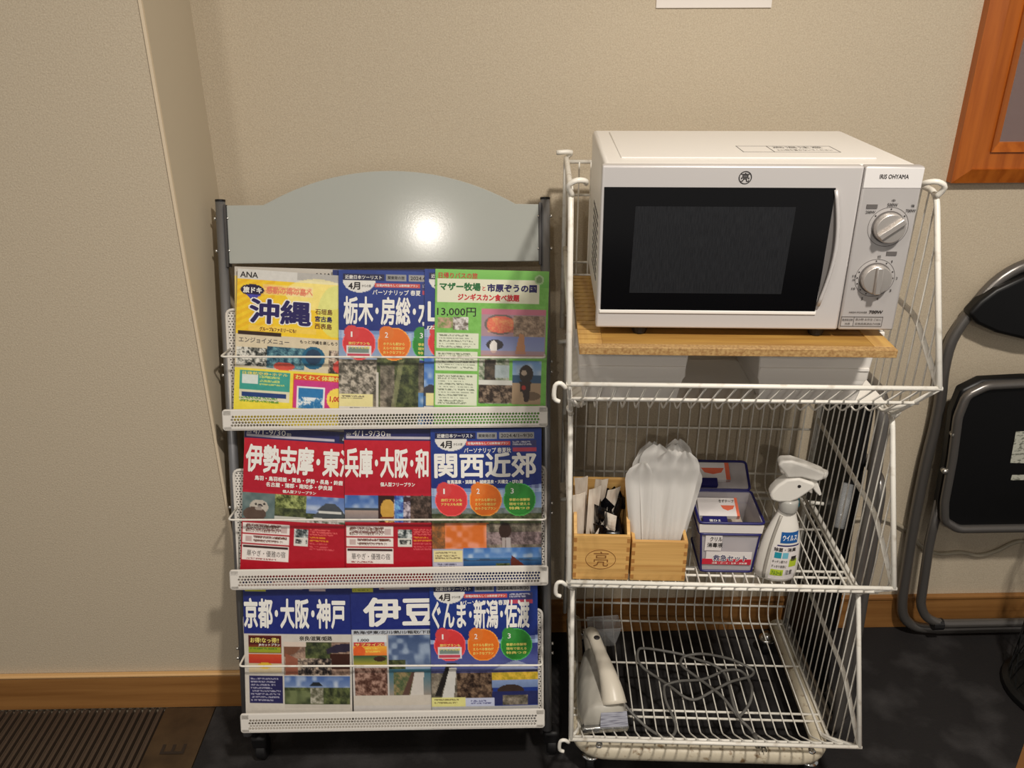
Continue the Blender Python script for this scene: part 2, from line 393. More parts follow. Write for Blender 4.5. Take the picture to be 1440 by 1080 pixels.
# perforated trays
def perforated(a0, a1, t0, t1, pitch, hole, fn):
    """sheet with diamond holes"""
    mb = MB(); nx = int((a1-a0)/pitch); ny = max(1, int(round((t1-t0)/pitch))); px = (a1-a0)/nx; py = (t1-t0)/ny
    for j in range(ny):
        for i in range(nx):
            x = a0+px*i; y = t0+py*j; cx, cy = x+px/2, y+py/2; sh = (px*0.18 if j % 2 else -px*0.18); cx += sh
            h = hole*px/2; hv = hole*py/2
            q = [(x,y),(x+px,y),(x+px,y+py),(x,y+py)]; d = [(cx,cy-hv),(cx+h,cy),(cx,cy+hv),(cx-h,cy)]
            mb.add([fn(*p) for p in q] + [fn(*p) for p in d], [(0,1,5,4),(1,2,6,5),(2,3,7,6),(3,0,4,7)])
    return mb
def tray(t_top, a0=0.014, a1=0.616):
    tf = 0.060; t_bot = t_top - 0.036
    base = MB()
    base.tube(fillet([K(a0,t_bot,tf-0.002),K(a0,t_top,tf-0.002),K(a1,t_top,tf-0.002),K(a1,t_bot,tf-0.002)],0.004,closed=True), 0.0022, 6, closed=True)
    for (x0,x1,y0,y1) in ((a0,a1,t_top-0.009,t_top),(a0,a1,t_bot,t_bot+0.005),(a0,a0+0.014,t_bot,t_top),(a1-0.014,a1,t_bot,t_top)):
        base.add([K(x0,y0,tf),K(x1,y0,tf),K(x1,y1,tf),K(x0,y1,tf),K(x0,y0,tf-0.001),K(x1,y0,tf-0.001),K(x1,y1,tf-0.001),K(x0,y1,tf-0.001)],[(0,1,2,3),(7,6,5,4),(0,4,5,1),(1,5,6,2),(2,6,7,3),(3,7,4,0)])
    t = base.build('tray', m_tray, rack)
    p = perforated(a0+0.014, a1-0.014, t_bot+0.005, t_top-0.009, 0.0058, 0.95, lambda a, y: K(a, y, tf)).build('perforated_lip', m_tray, t)
    KM(MB().box(a0, t_bot, 0.004, a1, t_bot+0.0015, tf)).build('tray_floor', m_tray, t)
    # back plate with a rounded solid rim and perforated inside
    hgt = 0.185
    rim = fillet([K(a0,t_bot,0.010),K(a0,t_top+hgt,0.010),K(a1,t_top+hgt,0.010),K(a1,t_bot,0.010)],0.012,closed=True)
    MB().tube(rim, 0.0030, 6, closed=True).build('back_rim', m_tray, t, smooth=True)
    perforated(a0+0.002, a0+0.026, t_bot, t_top+hgt-0.004, 0.0052, 0.6, lambda a, y: K(a, y, 0.010)).build('back_perforation', m_tray, t)
    perforated(a1-0.026, a1-0.002, t_bot, t_top+hgt-0.004, 0.0052, 0.6, lambda a, y: K(a, y, 0.010)).build('back_perforation', m_tray, t)
    KM(MB().box(a0+0.026, t_bot, 0.009, a1-0.026, t_top+hgt-0.002, 0.010)).build('back_plate', m_tray, t)
    tw = t_top + 0.099
    w = fillet([K(a0+0.004,tw+0.012,0.012), K(a0+0.002,tw+0.002,0.062), K(a1-0.002,tw-0.006,0.062), K(a1-0.004,tw+0.006,0.012)], 0.008)
    MB().tube(w, 0.0020, 8).build('retaining_wire', m_wire, rack, smooth=True)
    return t
tray(0.640); tray(0.331, 0.012, 0.616); tray(0.040, 0.018, 0.608)

# ------------------------------------------------------------------ brochures: painted covers
def smoothn(rng, ny, nx, cell):
    gy, gx = int(ny/cell)+3, int(nx/cell)+3
    g = rng.random((gy, gx)); y = np.arange(ny)/cell; x = np.arange(nx)/cell
    y0 = y.astype(int); x0 = x.astype(int); fy = (y-y0)[:,None]; fx = (x-x0)[None,:]
    fy = fy*fy*(3-2*fy); fx = fx*fx*(3-2*fx)
    a = g[y0][:,x0]; b = g[y0][:,x0+1]; c = g[y0+1][:,x0]; d = g[y0+1][:,x0+1]
    return (a*(1-fx)+b*fx)*(1-fy)+(c*(1-fx)+d*fx)*fy
def C3(r, g, b): return np.array([r, g, b], float)/255
class Cv:
    def __init__(s, bg, seed=1, w=210, h=297, res=1.5):
        s.w, s.h = w, h; s.nx = int(w/res)+1; s.ny = int(h/res)+1
        s.x = np.linspace(0, w, s.nx); s.y = np.linspace(0, h, s.ny)
        s.X, s.Y = np.meshgrid(s.x, s.y); s.a = np.zeros((s.ny, s.nx, 3)); s.a[:] = C3(*bg); s.rng = np.random.default_rng(seed)
        s.n1 = 0.42*smoothn(s.rng, s.ny, s.nx, 1.3) + 0.58*smoothn(s.rng, s.ny, s.nx, 4.5); s.n2 = smoothn(s.rng, s.ny, s.nx, 7); s.n3 = smoothn(s.rng, s.ny, s.nx, 18); s.n0 = s.rng.random((s.ny, s.nx))
    def m(s, x0, y0, x1, y1): return (s.X >= x0) & (s.X <= x1) & (s.Y >= y0) & (s.Y <= y1)
    def put(s, mask, c, al=1.0):
        c = C3(*c) if isinstance(c, tuple) else c[mask]
        s.a[mask] = s.a[mask]*(1-al) + c*al
    def rect(s, x0, y0, x1, y1, c, al=1.0): s.put(s.m(x0,y0,x1,y1), c, al)
    def gradv(s, x0, y0, x1, y1, c0, c1):
        mk = s.m(x0,y0,x1,y1); t = ((s.Y-y0)/(y1-y0))[...,None]; s.put(mk, C3(*c0)*(1-t)+C3(*c1)*t)
    def circ(s, cx, cy, r, c, al=1.0, ry=None):
        s.put(((s.X-cx)/r)**2 + ((s.Y-cy)/(ry or r))**2 <= 1, c, al)
    def poly(s, pts, c, al=1.0, box=None):
        ins = np.zeros_like(s.X, bool); n = len(pts)
        for i in range(n):
            x0, y0 = pts[i]; x1, y1 = pts[(i+1) % n]
            if y0 == y1: continue
            cnd = ((s.Y >= min(y0,y1)) & (s.Y < max(y0,y1)) & (s.X < x0 + (s.Y-y0)*(x1-x0)/(y1-y0))); ins ^= cnd
        s.put(ins, c, al)
    def nz(s, x0, y0, x1, y1, c0, c1, f='n1', lo=0.25, hi=0.75, al=1.0, mask=None):
        mk = s.m(x0,y0,x1,y1)
        if mask is not None: mk &= mask
        t = np.clip((getattr(s, f)-lo)/(hi-lo), 0, 1)[...,None]
        s.put(mk, C3(*c0)*(1-t)+C3(*c1)*t, al)
    def lines(s, x0, y0, x1, y1, row, c, fill=0.7, th=0.55):
        k = 0; y = y0
        while y + row*th <= y1 + 0.01:
            mk = s.m(x0, y, x1 - s.rng.random()*(x1-x0)*0.3, y+row*th) & (s.n0 < fill); s.put(mk, c, 0.75); y += row; k += 1
    def mottle(s, x0, y0, x1, y1, amt=0.1):
        mk = s.m(x0,y0,x1,y1); s.a[mk] = np.clip(s.a[mk] + (s.n1[mk][:,None]-0.5)*amt*2, 0, 1)
    # picture motifs
    def forest(s, x0,y0,x1,y1): s.nz(x0,y0,x1,y1,(34,44,26),(120,128,74),'n1',0.25,0.8); s.nz(x0,y0,x1,y1,(40,44,30),(90,100,60),'n2',0.3,0.7,0.4)
    def rocks(s, x0,y0,x1,y1): s.nz(x0,y0,x1,y1,(70,62,54),(176,164,146),'n1',0.2,0.8); s.nz(x0,y0,x1,y1,(50,50,38),(150,140,124),'n2',0.3,0.7,0.45)
    def sky(s, x0,y0,x1,y1, c0=(70,120,180), c1=(170,195,215)): s.gradv(x0,y0,x1,y1,c0,c1); s.nz(x0,y0,x1,y1,c0,(220,226,232),'n2',0.45,0.9,0.5)
    def ridge(s, x0,x1,y,amp,c,bot):
        hgt = y - amp*(s.n3[10]*2-1)[None,:] - amp*0.4*(s.n2[20]*2-1)[None,:]
        s.put((s.X>=x0)&(s.X<=x1)&(s.Y>=hgt)&(s.Y<=bot), c)
    def lake(s, x0,y0,x1,y1):
        s.sky(x0,y0,x1,y0+(y1-y0)*0.45,(60,110,180),(150,180,215)); s.gradv(x0,y0+(y1-y0)*0.45,x1,y1,(60,110,160),(24,60,110)); s.ridge(x0,x1,y0+(y1-y0)*0.5,6,(52,74,104),y0+(y1-y0)*0.56)

def make_brochure(cv, name, label, a, t, tilt, n0, w=0.210, h=0.297, thick=0.003, edge=None, group=None, seed=0, curl=0.0011, lean=0.0, ys=1.0):
    """a, t: lower-left corner in rack-plane coordinates; tilt in degrees about the rack normal"""
    c, s_ = math.cos(math.radians(tilt)), math.sin(math.radians(tilt))
    ex3 = Vector((1,0,0))*c + E2*s_; ey3 = Vector((1,0,0))*(-s_) + E2*c
    q = math.radians(lean); nz = NN
    ey3, nz = ey3*math.cos(q) - NN*math.sin(q), NN*math.cos(q) + ey3*math.sin(q)
    p = Vector(K(a, t, n0)) + Vector((RB.x, RB.y, 0))
    Mx = Matrix.Identity(4)
    for i in range(3): Mx[i][0], Mx[i][1], Mx[i][2], Mx[i][3] = ex3[i], ey3[i], nz[i], p[i]
    root = empty(name, matrix=Mx)
    tag(root, label, 'brochure', group)
    def surf(x, y, off=0.0):   # millimetres from the top-left corner
        u = x/210; v = max(0.0, 1 - y*ys/297)
        return (x/1000, h*v, thick + curl*math.sin(PI*u) + off)
    nx, ny = 14, 10
    blk = MB(); vs = []
    for sd in (0, 1):
        for j in range(ny+1):
            for i in range(nx+1):
                x, y = 210*i/nx, 297*j/ny/ys; P3 = surf(x, y, -0.0004 - (thick if sd else 0)); vs.append(P3)
    o_ = (nx+1)*(ny+1); fs = []
    for j in range(ny):
        for i in range(nx):
            k = j*(nx+1)+i; fs.append((k, k+nx+1, k+nx+2, k+1)); fs.append((o_+k, o_+k+1, o_+k+nx+2, o_+k+nx+1))
    for i in range(nx): fs.append((i, i+1, o_+i+1, o_+i)); k = ny*(nx+1)+i; fs.append((k+1, k, o_+k, o_+k+1))
    for j in range(ny): k = j*(nx+1); fs.append((k+nx+1, k, o_+k, o_+k+nx+1)); k += nx; fs.append((k, k+nx+1, o_+k+nx+1, o_+k))
    blk.add(vs, fs).build('page_block', edge or m_paper, root)
    if cv is not None:
        me = bpy.data.meshes.new('cover'); NX, NY = cv.nx, cv.ny
        vs = [surf(x, y) for y in cv.y for x in cv.x]
        fs = [(j*NX+i, (j+1)*NX+i, (j+1)*NX+i+1, j*NX+i+1) for j in range(NY-1) for i in range(NX-1)]
        me.from_pydata(vs, [], fs); me.shade_smooth()
        at = me.color_attributes.new('ink', 'FLOAT_COLOR', 'POINT')
        c_ = np.ones((NX*NY, 4)); sr = np.clip(cv.a.reshape(-1, 3), 0, 1); c_[:, :3] = np.where(sr <= 0.04045, sr/12.92, ((sr+0.055)/1.055)**2.4)
        at.data.foreach_set('color', c_.ravel().astype(np.float32)); me.materials.append(m_print)
        o = bpy.data.objects.new('cover', me); COL.objects.link(o); o.parent = root
    def tx(s, x0, y0, x1, y1, m=m_tw, bold=0.02, nm='lettering', off=0.0004, shear=0):
        return text(root, nm, s, x0, 0, x1, 1, lambda x, y: surf(x, y1 + (y0-y1)*y, off), m, bold, shear)
    return root, tx

# --- tier 1 ---------------------------------------------------------------
def okinawa():
    c = Cv((246,206,40), 3)
    for k in range(-8, 16):
        c.poly([(0, 40+k*14), (70, 18+k*14-16), (70, 25+k*14-16), (0, 47+k*14)], (236,178,24), 0.6)
    c.rect(0,0,210,18,(214,212,206)); c.rect(110,0,210,14,(150,146,140),0.5)
    c.circ(150,40,60,(252,240,170),0.7,30); c.circ(185,70,34,(214,228,140),0.6,50)
    c.rect(48,27,140,46,(250,226,190),0.5); c.lines(50,29,150,46,8,(240,150,120),0.75,0.6)
    c.circ(28,39,22,(34,20,60),1,11); c.poly([(18,48),(44,48),(30,60)],(70,70,170))
    c.poly([(24,106),(150,106),(150,116),(24,116)],(250,214,120),0.5)
    c.rect(0,124,210,190,(220,206,176)); c.rect(4,118,84,125,(50,30,20))
    c.nz(2,150,70,185,(40,44,40),(226,224,214),'n1',0.3,0.6); c.nz(60,145,130,186,(20,60,84),(120,170,178),'n1',0.25,0.8)
    c.circ(146,162,22,(24,96,130)); c.circ(146,160,15,(30,60,90)); c.nz(175,145,210,190,(60,50,44),(220,200,180),'n1',0.3,0.7)
    c.circ(92,182,20,(226,80,60),0.9,8); c.circ(195,176,12,(224,70,60),0.9)
    c.rect(0,190,210,297,(240,222,70)); c.rect(10,194,104,232,(60,160,146)); c.rect(14,202,44,220,(220,230,224)); c.lines(48,204,100,222,7,(240,232,110),0.75)
    c.rect(10,232,104,252,(226,220,190)); c.rect(14,236,98,245,(30,60,120)); c.lines(10,246,104,256,6,(60,130,50))
    c.rect(110,194,208,262,(226,90,30)); c.rect(112,206,208,262,(206,56,130)); c.rect(118,218,170,262,(240,240,240)); c.rect(121,221,167,262,(40,120,180)); c.nz(121,240,167,262,(40,120,180),(230,236,240),'n1',0.4,0.6)
    c.circ(196,240,22,(248,220,90)); c.mottle(0,0,210,297,0.03)
    r, tx = make_brochure(c, 'travel_brochure', 'yellow brochure for a southern island with large purple characters, top tray far left', 0.0235, 0.6150, -4.6, 0.030, h=0.2880, seed=1)
    tx('ANA', 5, 5, 38, 16, m_ink, 0.02); tx('沖縄', 21, 52, 142, 104, m_tw, 0.085, 'lettering_outline', 0.0002); tx('沖縄', 24, 54, 139, 102, m_tnavy, 0.035, 'title', 0.0005)
    tx('旅ドキ', 11, 33, 46, 45, m_tw, 0.04); tx('感動の南の島へ', 54, 30, 140, 44, m_tpink, 0.02)
    tx('石垣島', 146, 66, 178, 77, m_tbrown, 0.02); tx('宮古島', 146, 80, 178, 91, m_tnavy, 0.03); tx('西表島', 146, 94, 178, 105, m_tbrown, 0.02)
    tx('グループ&ファミリーにも!', 44, 108, 112, 116, m_tbrown, 0.03); tx('エンジョイメニュー', 6, 130, 100, 140, m_inkg, 0.015); tx('もっと沖縄を楽しもう', 120, 128, 190, 135, m_ink, 0.02)
    tx('往復航空券+ホテル', 14, 196, 100, 202, m_tyel, 0.02); tx('わくわく体験付', 114, 196, 200, 205, m_tyel, 0.03); tx('1,000', 180, 234, 206, 246, m_tred, 0.03)
    return r
# another copy behind, with its grey heading showing above
cb_ = Cv((196,190,180), 5); cb_.rect(0,18,210,297,(240,214,120))
r, tx = make_brochure(cb_, 'travel_brochure', 'brochure showing only its grey heading strip behind the yellow island brochure', 0.026, 0.6140, -2.2, 0.0185, h=0.2920, seed=2)
tx('ANA', 148, 8, 180, 17, m_ink, 0.02)
okinawa()

def personal(title, tx0, tx1, seed, photo, sub=None, sub_x=None, season='パーソナリップ 春夏', note=False, ty=(48, 101), circ_y=136, cxs=(38, 103, 168), right=True):
    c = Cv((28,52,128), seed); c.gradv(0,0,210,115,(30,60,140),(26,44,120)); c.gradv(0,112,210,165,(110,140,190),(150,170,200))
    for k in range(5): c.put(np.abs(c.Y-(112+8*np.sin(c.X/210*PI*1.3)+k*3)) < 1.1, (190,206,230), 0.7)
    photo(c)
    c.rect(9,7,84,18,(24,28,70)); c.rect(9,7,84,8,(140,150,190),0.6); c.rect(88,7,125,18,(150,150,150)); c.rect(130,7,196,18,(158,156,154))
    c.put(((c.X-38)/30)**2 + ((c.Y-19)/22)**2 <= 1, (226,224,218)); c.rect(5,0,70,18.5,(28,56,134)); c.rect(9,7,84,18,(24,28,70))
    c.rect(67,23,150,31,(206,84,74))
    if right: c.rect(154,22,200,34,(60,60,110)); c.lines(156,23,198,34,5,(220,220,225)); c.rect(156,36,200,42,(190,70,90))
    for x, col in zip(cxs, ((214,56,58),(226,112,30),(44,134,48))):
        c.circ(x, circ_y, 31, tuple(min(255,int(v*1.25+30)) for v in col)); c.circ(x, circ_y, 29.5, col); c.circ(x-14, circ_y-20, 14, tuple(int(v*0.92+16) for v in col))
    if note: c.rect(cxs[0]-24, circ_y+4, cxs[0]+22, circ_y+26, (226,222,224)); c.rect(cxs[0]-20, circ_y+8, cxs[0]+18, circ_y+17, (120,140,130)); c.rect(cxs[0]-22, circ_y+19, cxs[0]+20, circ_y+24, (200,70,90))
    c.mottle(0,0,210,297,0.02)
    def letters(tx):
        tx('近畿日本ツーリスト', 12, 9, 80, 16.5, m_tw, 0.015); tx('関東発の旅', 91, 9.5, 122, 16, m_ink, 0.01); tx('2024.4/1~9/30', 133, 9.5, 193, 16, m_ink, 0.01)
        tx('4月', 18, 22, 40, 36, m_ink, 0.03); tx('からの旅', 43, 26, 60, 31, m_inkg, 0.01); tx('往復JR特急もしくは新幹線プラン', 70, 24.5, 147, 30, m_tw, 0.02)
        tx(season, 63, 35, 152, 45, m_tw, 0.02); tx(title, tx0, ty[0], tx1, ty[1], m_tw, 0.03, 'title', 0.0005)
        if sub: tx(sub, sub_x[0], ty[1]+3.5, sub_x[1], ty[1]+11, m_tw, 0.03)
        for i, x in enumerate(cxs):
            tx(str(i+1), x-(15.5 if i == 0 else 17), circ_y-22, x-(12.5 if i == 0 else 11), circ_y-12, m_tw, 0.01)
            for k, s in enumerate((('旅行プランも','アクセスも充実'),('ホテルも駅から','えらべる宿泊が','おトクなプラン'),('季節の体験等','現地で使える','特典つき'))[i]):
                tx(s, x-20, circ_y-3+k*8, x+20, circ_y+2.5+k*8, m_tyel, 0.02)
    return c, letters

def ph_toc(c):
    c.rocks(0,166,72,297); c.nz(0,170,72,232,(80,76,66),(196,186,170),'n1',0.3,0.7); c.forest(72,160,150,297); c.rocks(78,176,104,260); c.poly([(112,170),(122,166),(104,270),(92,290)],(150,150,110),0.6)
    c.rect(70,190,74,262,(206,200,190)); c.rocks(150,170,210,230); c.sky(150,228,210,297); c.rect(0,232,64,256,(232,222,160)); c.lines(4,235,60,244,4,(90,80,70)); c.rect(0,256,200,264,(222,220,216)); c.lines(20,258,180,264,5,(60,60,60))
c, let = personal('栃木･房総･水戸', 9, 202, 7, ph_toc, note=True)
r, tx = make_brochure(None, 'travel_brochure', 'navy brochure edge just behind the blue one titled with five pale characters, top tray', 0.2185, 0.6075, -0.5, 0.0300, h=0.2905, ys=1.02, thick=0.0022, edge=m_blueedge, seed=2)
r, tx = make_brochure(c, 'travel_brochure', 'blue brochure with pale characters and cliff photographs, top tray beside the yellow one', 0.2240, 0.6075, -1.8, 0.0345, h=0.2905, ys=1.02, seed=4, edge=m_blueedge); let(tx)
def ph_san(c): c.sky(0,160,210,235,(60,110,190),(120,160,210)); c.ridge(0,210,218,8,(60,60,70),240); c.gradv(0,238,210,297,(60,100,150),(30,60,110)); c.rect(4,232,64,256,(232,222,160)); c.rect(0,257,200,264,(222,220,216))
c, let = personal('山陽･山陰', 6, 200, 9, ph_san, '広島・岡山・島根', (4, 150))
r, tx = make_brochure(c, 'travel_brochure', 'narrow strip of blue brochure between the cliff one and the green flyer, top tray', 0.3845, 0.6075, -1.6, 0.0395, h=0.2905, ys=1.02, seed=6, edge=m_blueedge); let(tx)

c = Cv((120,186,84), 11)
c.mottle(0,0,210,297,0.05); c.gradv(0,0,210,30,(128,196,92),(104,176,76))
c.rect(4,18,192,60,(226,226,200)); c.circ(192,16,9,(170,200,150)); c.circ(192,16,6,(120,150,100))
c.rect(0,62,80,84,(128,196,96),0.4)
c.lines(6,66,150,68,4,(70,100,50)); c.nz(6,90,36,108,(110,140,70),(200,160,140),'n1'); c.nz(34,88,62,112,(100,90,80),(230,226,222),'n1',0.3,0.7)
for (x0,y0,x1,y1) in ((4,118,82,146),(2,152,80,188),(2,194,80,254)):
    c.rect(x0,y0,x1,y1,(222,228,204)); c.lines(x0+5,y0+3,x1-4,y1-1,5.2,(96,104,84),0.62,0.5)
c.rect(86,72,206,160,(170,140,150)); c.rect(86,72,206,82,(200,120,140)); c.circ(122,100,30,(110,104,100),1,19); c.circ(122,100,26,(226,110,90),1,16); c.nz(98,88,146,114,(226,90,80),(240,200,120),'n1',0.3,0.8,0.6)
c.nz(146,84,204,124,(120,100,84),(196,170,146),'n1'); c.gradv(86,122,204,156,(130,140,190),(150,160,200)); c.circ(112,138,16,(60,56,60),1,10); c.circ(110,142,7,(236,232,226),1,12)
c.poly([(150,156),(170,156),(166,118),(158,116)],(196,140,100)); c.rect(86,150,204,160,(190,140,130),0.6)
c.nz(84,164,140,250,(80,100,70),(196,196,180),'n1'); c.nz(94,166,114,204,(44,40,34),(96,84,70),'n1'); c.rect(114,176,140,200,(190,206,214),0.8); c.nz(84,214,146,248,(44,32,24),(150,130,110),'n1',0.3,0.7)
c.rect(84,205,146,213,(214,214,206)); c.sky(146,168,200,196,(110,150,200),(196,210,224)); c.rect(146,194,200,212,(60,90,120)); c.rect(146,210,200,250,(176,150,120)); c.circ(184,234,16,(96,78,60),0.7,8)
c.circ(172,192,13,(60,50,44),1,17); c.circ(168,190,5,(190,170,150)); c.poly([(160,206),(182,206),(178,244),(170,246),(166,226),(162,226)],(60,46,40)); c.circ(168,218,4,(180,60,50))
r, tx = make_brochure(c, 'travel_flyer', 'green flyer with a white title box and animal photographs, top tray far right', 0.4035, 0.6075, -1.8, 0.0445, h=0.2905, ys=1.02, thick=0.0015, seed=3)
tx('日帰りバスの旅', 6, 6, 78, 17, m_tred, 0.02); tx('マザー牧場', 8, 24, 84, 39, m_tgreen, 0.045, 'title'); tx('と', 87, 30, 93, 38, m_tred, 0.02); tx('市原ぞうの国', 96, 25, 188, 40, m_tnavy, 0.045, 'title')
tx('ジンギスカン食べ放題', 42, 44, 156, 57, m_tred, 0.04, 'title'); tx('13,000円', 4, 70, 76, 87, m_ink, 0.01)

# --- tier 2 ---------------------------------------------------------------
def red_cover(seed, photo, title, x0, x1, ty, sub=()):
    c = Cv((186,20,44), seed); c.gradv(0,22,210,120,(196,24,44),(176,14,40))
    c.rect(0,0,210,22,(34,36,92)); c.rect(4,15,170,19,(196,190,200)); c.rect(180,4,208,18,(40,40,60)); c.poly([(184,16),(190,5),(206,5),(200,16)],(200,200,206)); c.poly([(190,12),(196,7),(202,9),(196,14)],(60,60,80))
    photo(c)
    c.rect(0,176,210,297,(176,14,36))
    for (a,b,d,e) in ((3,184,92,203),(3,206,92,222),(3,226,92,256)):
        c.rect(a,b,d,e,(238,230,224))
    c.rect(4,227,91,232,(60,30,26)); c.lines(10,186,80,202,7,(110,70,70),0.8); c.lines(24,208,88,221,7,(110,70,70),0.8); c.rect(76,189,88,200,(200,176,172)); c.rect(8,210,20,219,(200,176,172))
    c.lines(12,251,70,255,5,(140,60,60))
    c.nz(102,190,128,206,(40,50,52),(210,216,214),'n1',0.3,0.7); c.rect(102,206,128,222,(222,220,212)); c.nz(104,210,126,218,(60,60,60),(222,220,212),'n1',0.4,0.6)
    c.lines(132,188,186,202,5,(236,120,110)); c.lines(132,204,172,214,5,(236,170,40)); c.lines(132,216,180,232,5,(220,100,100))
    c.mottle(0,0,210,297,0.025)
    def letters(tx):
        tx('4/1-9/30', 16, 4, 78, 14, m_tw, 0.0); tx('2024', 4, 8, 13, 13, m_tw, 0.0); tx('宿泊', 80, 8, 88, 14, m_tw, 0.01)
        tx(title, x0, ty[0], x1, ty[1], m_tw, 0.035, 'title', 0.0005)
        for s, a, b, d, e in sub: tx(s, a, b, d, e, m_tw, 0.03)
        tx('旅のこだわり×お宿の個性を', 8, 187, 72, 193, m_tbrown, 0.02); tx('毎日にぴったりの宿を見つけよう', 8, 195, 72, 201, m_tbrown, 0.02)
        tx('スマホでらくらく検索&申込', 26, 208, 88, 213, m_tbrown, 0.02); tx('旅の見どころチェック!', 26, 215, 80, 220, m_tbrown, 0.02)
        tx('華やぎ・優雅の宿', 12, 236, 86, 248, m_inkg, 0.0)
    return c, letters
def ph_ise(c):
    c.rect(0,126,210,180,(96,110,112)); c.nz(0,126,62,180,(90,110,110),(110,128,126),'n2'); c.circ(32,152,18,(190,182,170),1,14); c.circ(24,166,22,(90,72,62),1,14); c.circ(34,150,5,(40,34,34),1,4); c.circ(26,147,2,(30,30,30)); c.circ(42,146,2,(30,30,30)); c.circ(32,154,8,(214,206,196),0.6,5)
    c.forest(62,126,122,168); c.nz(62,126,122,150,(60,70,30),(170,180,110),'n1'); c.rect(62,168,122,180,(200,200,190)); c.sky(122,126,200,160,(90,120,180),(170,186,216)); c.forest(122,158,200,182)
    c.poly([(134,166),(150,150),(190,150),(206,166)],(70,76,80)); c.poly([(142,152),(158,138),(178,138),(194,152)],(70,76,84)); c.rect(146,152,190,156,(214,214,208)); c.rect(138,166,198,176,(210,208,200)); c.rect(154,166,182,170,(80,84,86)); c.nz(122,172,200,182,(220,210,210),(70,80,60),'n1')
c, let = red_cover(21, ph_ise, '伊勢志摩･東海', 4, 214, (32, 86), (('鳥羽・鳥羽相差・賢島・伊勢・長島・鈴鹿', 22, 92, 190, 101), ('名古屋・蒲郡・南知多・伊良湖', 44, 103, 170, 112), ('個人型フリープラン', 76, 116, 140, 122)))
r, tx = make_brochure(None, 'travel_brochure', 'dull pages of a spare red brochure behind the otter one, middle tray', 0.022, 0.3105, -3.5, 0.016, seed=2)
r, tx = make_brochure(c, 'travel_brochure', 'red brochure with a sea otter and castle photograph, middle tray far left', 0.0215, 0.3135, -4.6, 0.030, h=0.294, ys=1.035, seed=1); let(tx)
def ph_hyo(c):
    c.sky(0,126,64,150,(60,100,170),(120,150,200)); c.rect(0,150,64,154,(60,70,80)); c.gradv(0,154,64,182,(170,150,140),(110,110,120)); c.rect(64,126,94,182,(50,24,20)); c.circ(82,152,14,(206,160,70),1,20); c.rect(68,166,96,178,(120,60,30)); c.nz(64,170,96,182,(60,30,20),(240,200,120),'n1',0.3,0.8)
    c.nz(94,126,150,182,(50,40,60),(206,196,206),'n1',0.3,0.7); c.nz(96,126,112,178,(40,60,150),(120,180,226),'n1'); c.poly([(112,130),(150,124),(150,130),(112,138)],(60,40,50)); c.nz(126,126,210,182,(40,30,24),(110,90,80),'n1'); c.rect(0,176,150,184,(180,150,150),0.4)
c, let = red_cover(23, ph_hyo, '兵庫･大阪･和', 1, 160, (36, 92), (('個人型フリープラン', 68, 100, 134, 108), ('歌山', 166, 40, 188, 92)))
r, tx = make_brochure(c, 'travel_brochure', 'red brochure with sea and lantern photographs, middle tray centre', 0.2265, 0.3035, -1.3, 0.0355, ys=1.035, seed=5); let(tx)
def ph_kan(c):
    c.forest(0,160,210,188); c.nz(0,150,210,172,(60,70,40),(120,120,100),'n1',0.2,0.8,0.6); c.nz(0,178,108,230,(214,110,40),(232,150,120),'n2'); c.nz(0,178,24,230,(110,80,50),(190,110,50),'n1'); c.rocks(104,180,210,232); c.nz(104,196,210,220,(90,76,76),(160,140,140),'n1')
    c.circ(140,193,12,(52,34,26),1,15); c.rect(134,206,140,228,(170,160,156)); c.rect(142,206,150,228,(176,168,166))
    c.rect(0,228,60,297,(170,170,190)); c.rect(2,230,58,252,(228,216,160)); c.lines(6,234,54,248,5,(110,96,70)); c.rect(2,254,58,268,(190,190,210)); c.lines(10,256,54,264,5,(60,60,90))
    c.lake(60,226,106,270); c.lake(106,226,150,270); c.forest(122,256,150,270); c.lake(150,226,210,270); c.poly([(152,240),(180,262),(210,268),(150,268)],(96,40,30))
c, let = personal('関西近郊', 6, 200, 25, ph_kan, '有馬温泉・淡路島・城崎温泉・天橋立・びわ湖', (30, 174), 'パーソナリップ 春夏秋', ty=(44, 92), circ_y=134)
r, tx = make_brochure(None, 'travel_brochure', 'spare brochure edge behind the blue one with three coloured discs, middle tray', 0.397, 0.3010, 0.3, 0.0335, thick=0.003, edge=m_blueedge, seed=2)
r, tx = make_brochure(c, 'travel_brochure', 'blue brochure with three coloured discs and an orange rock pool photograph, middle tray far right', 0.3955, 0.3010, -0.3, 0.0415, ys=1.03, seed=8, edge=m_blueedge); let(tx)

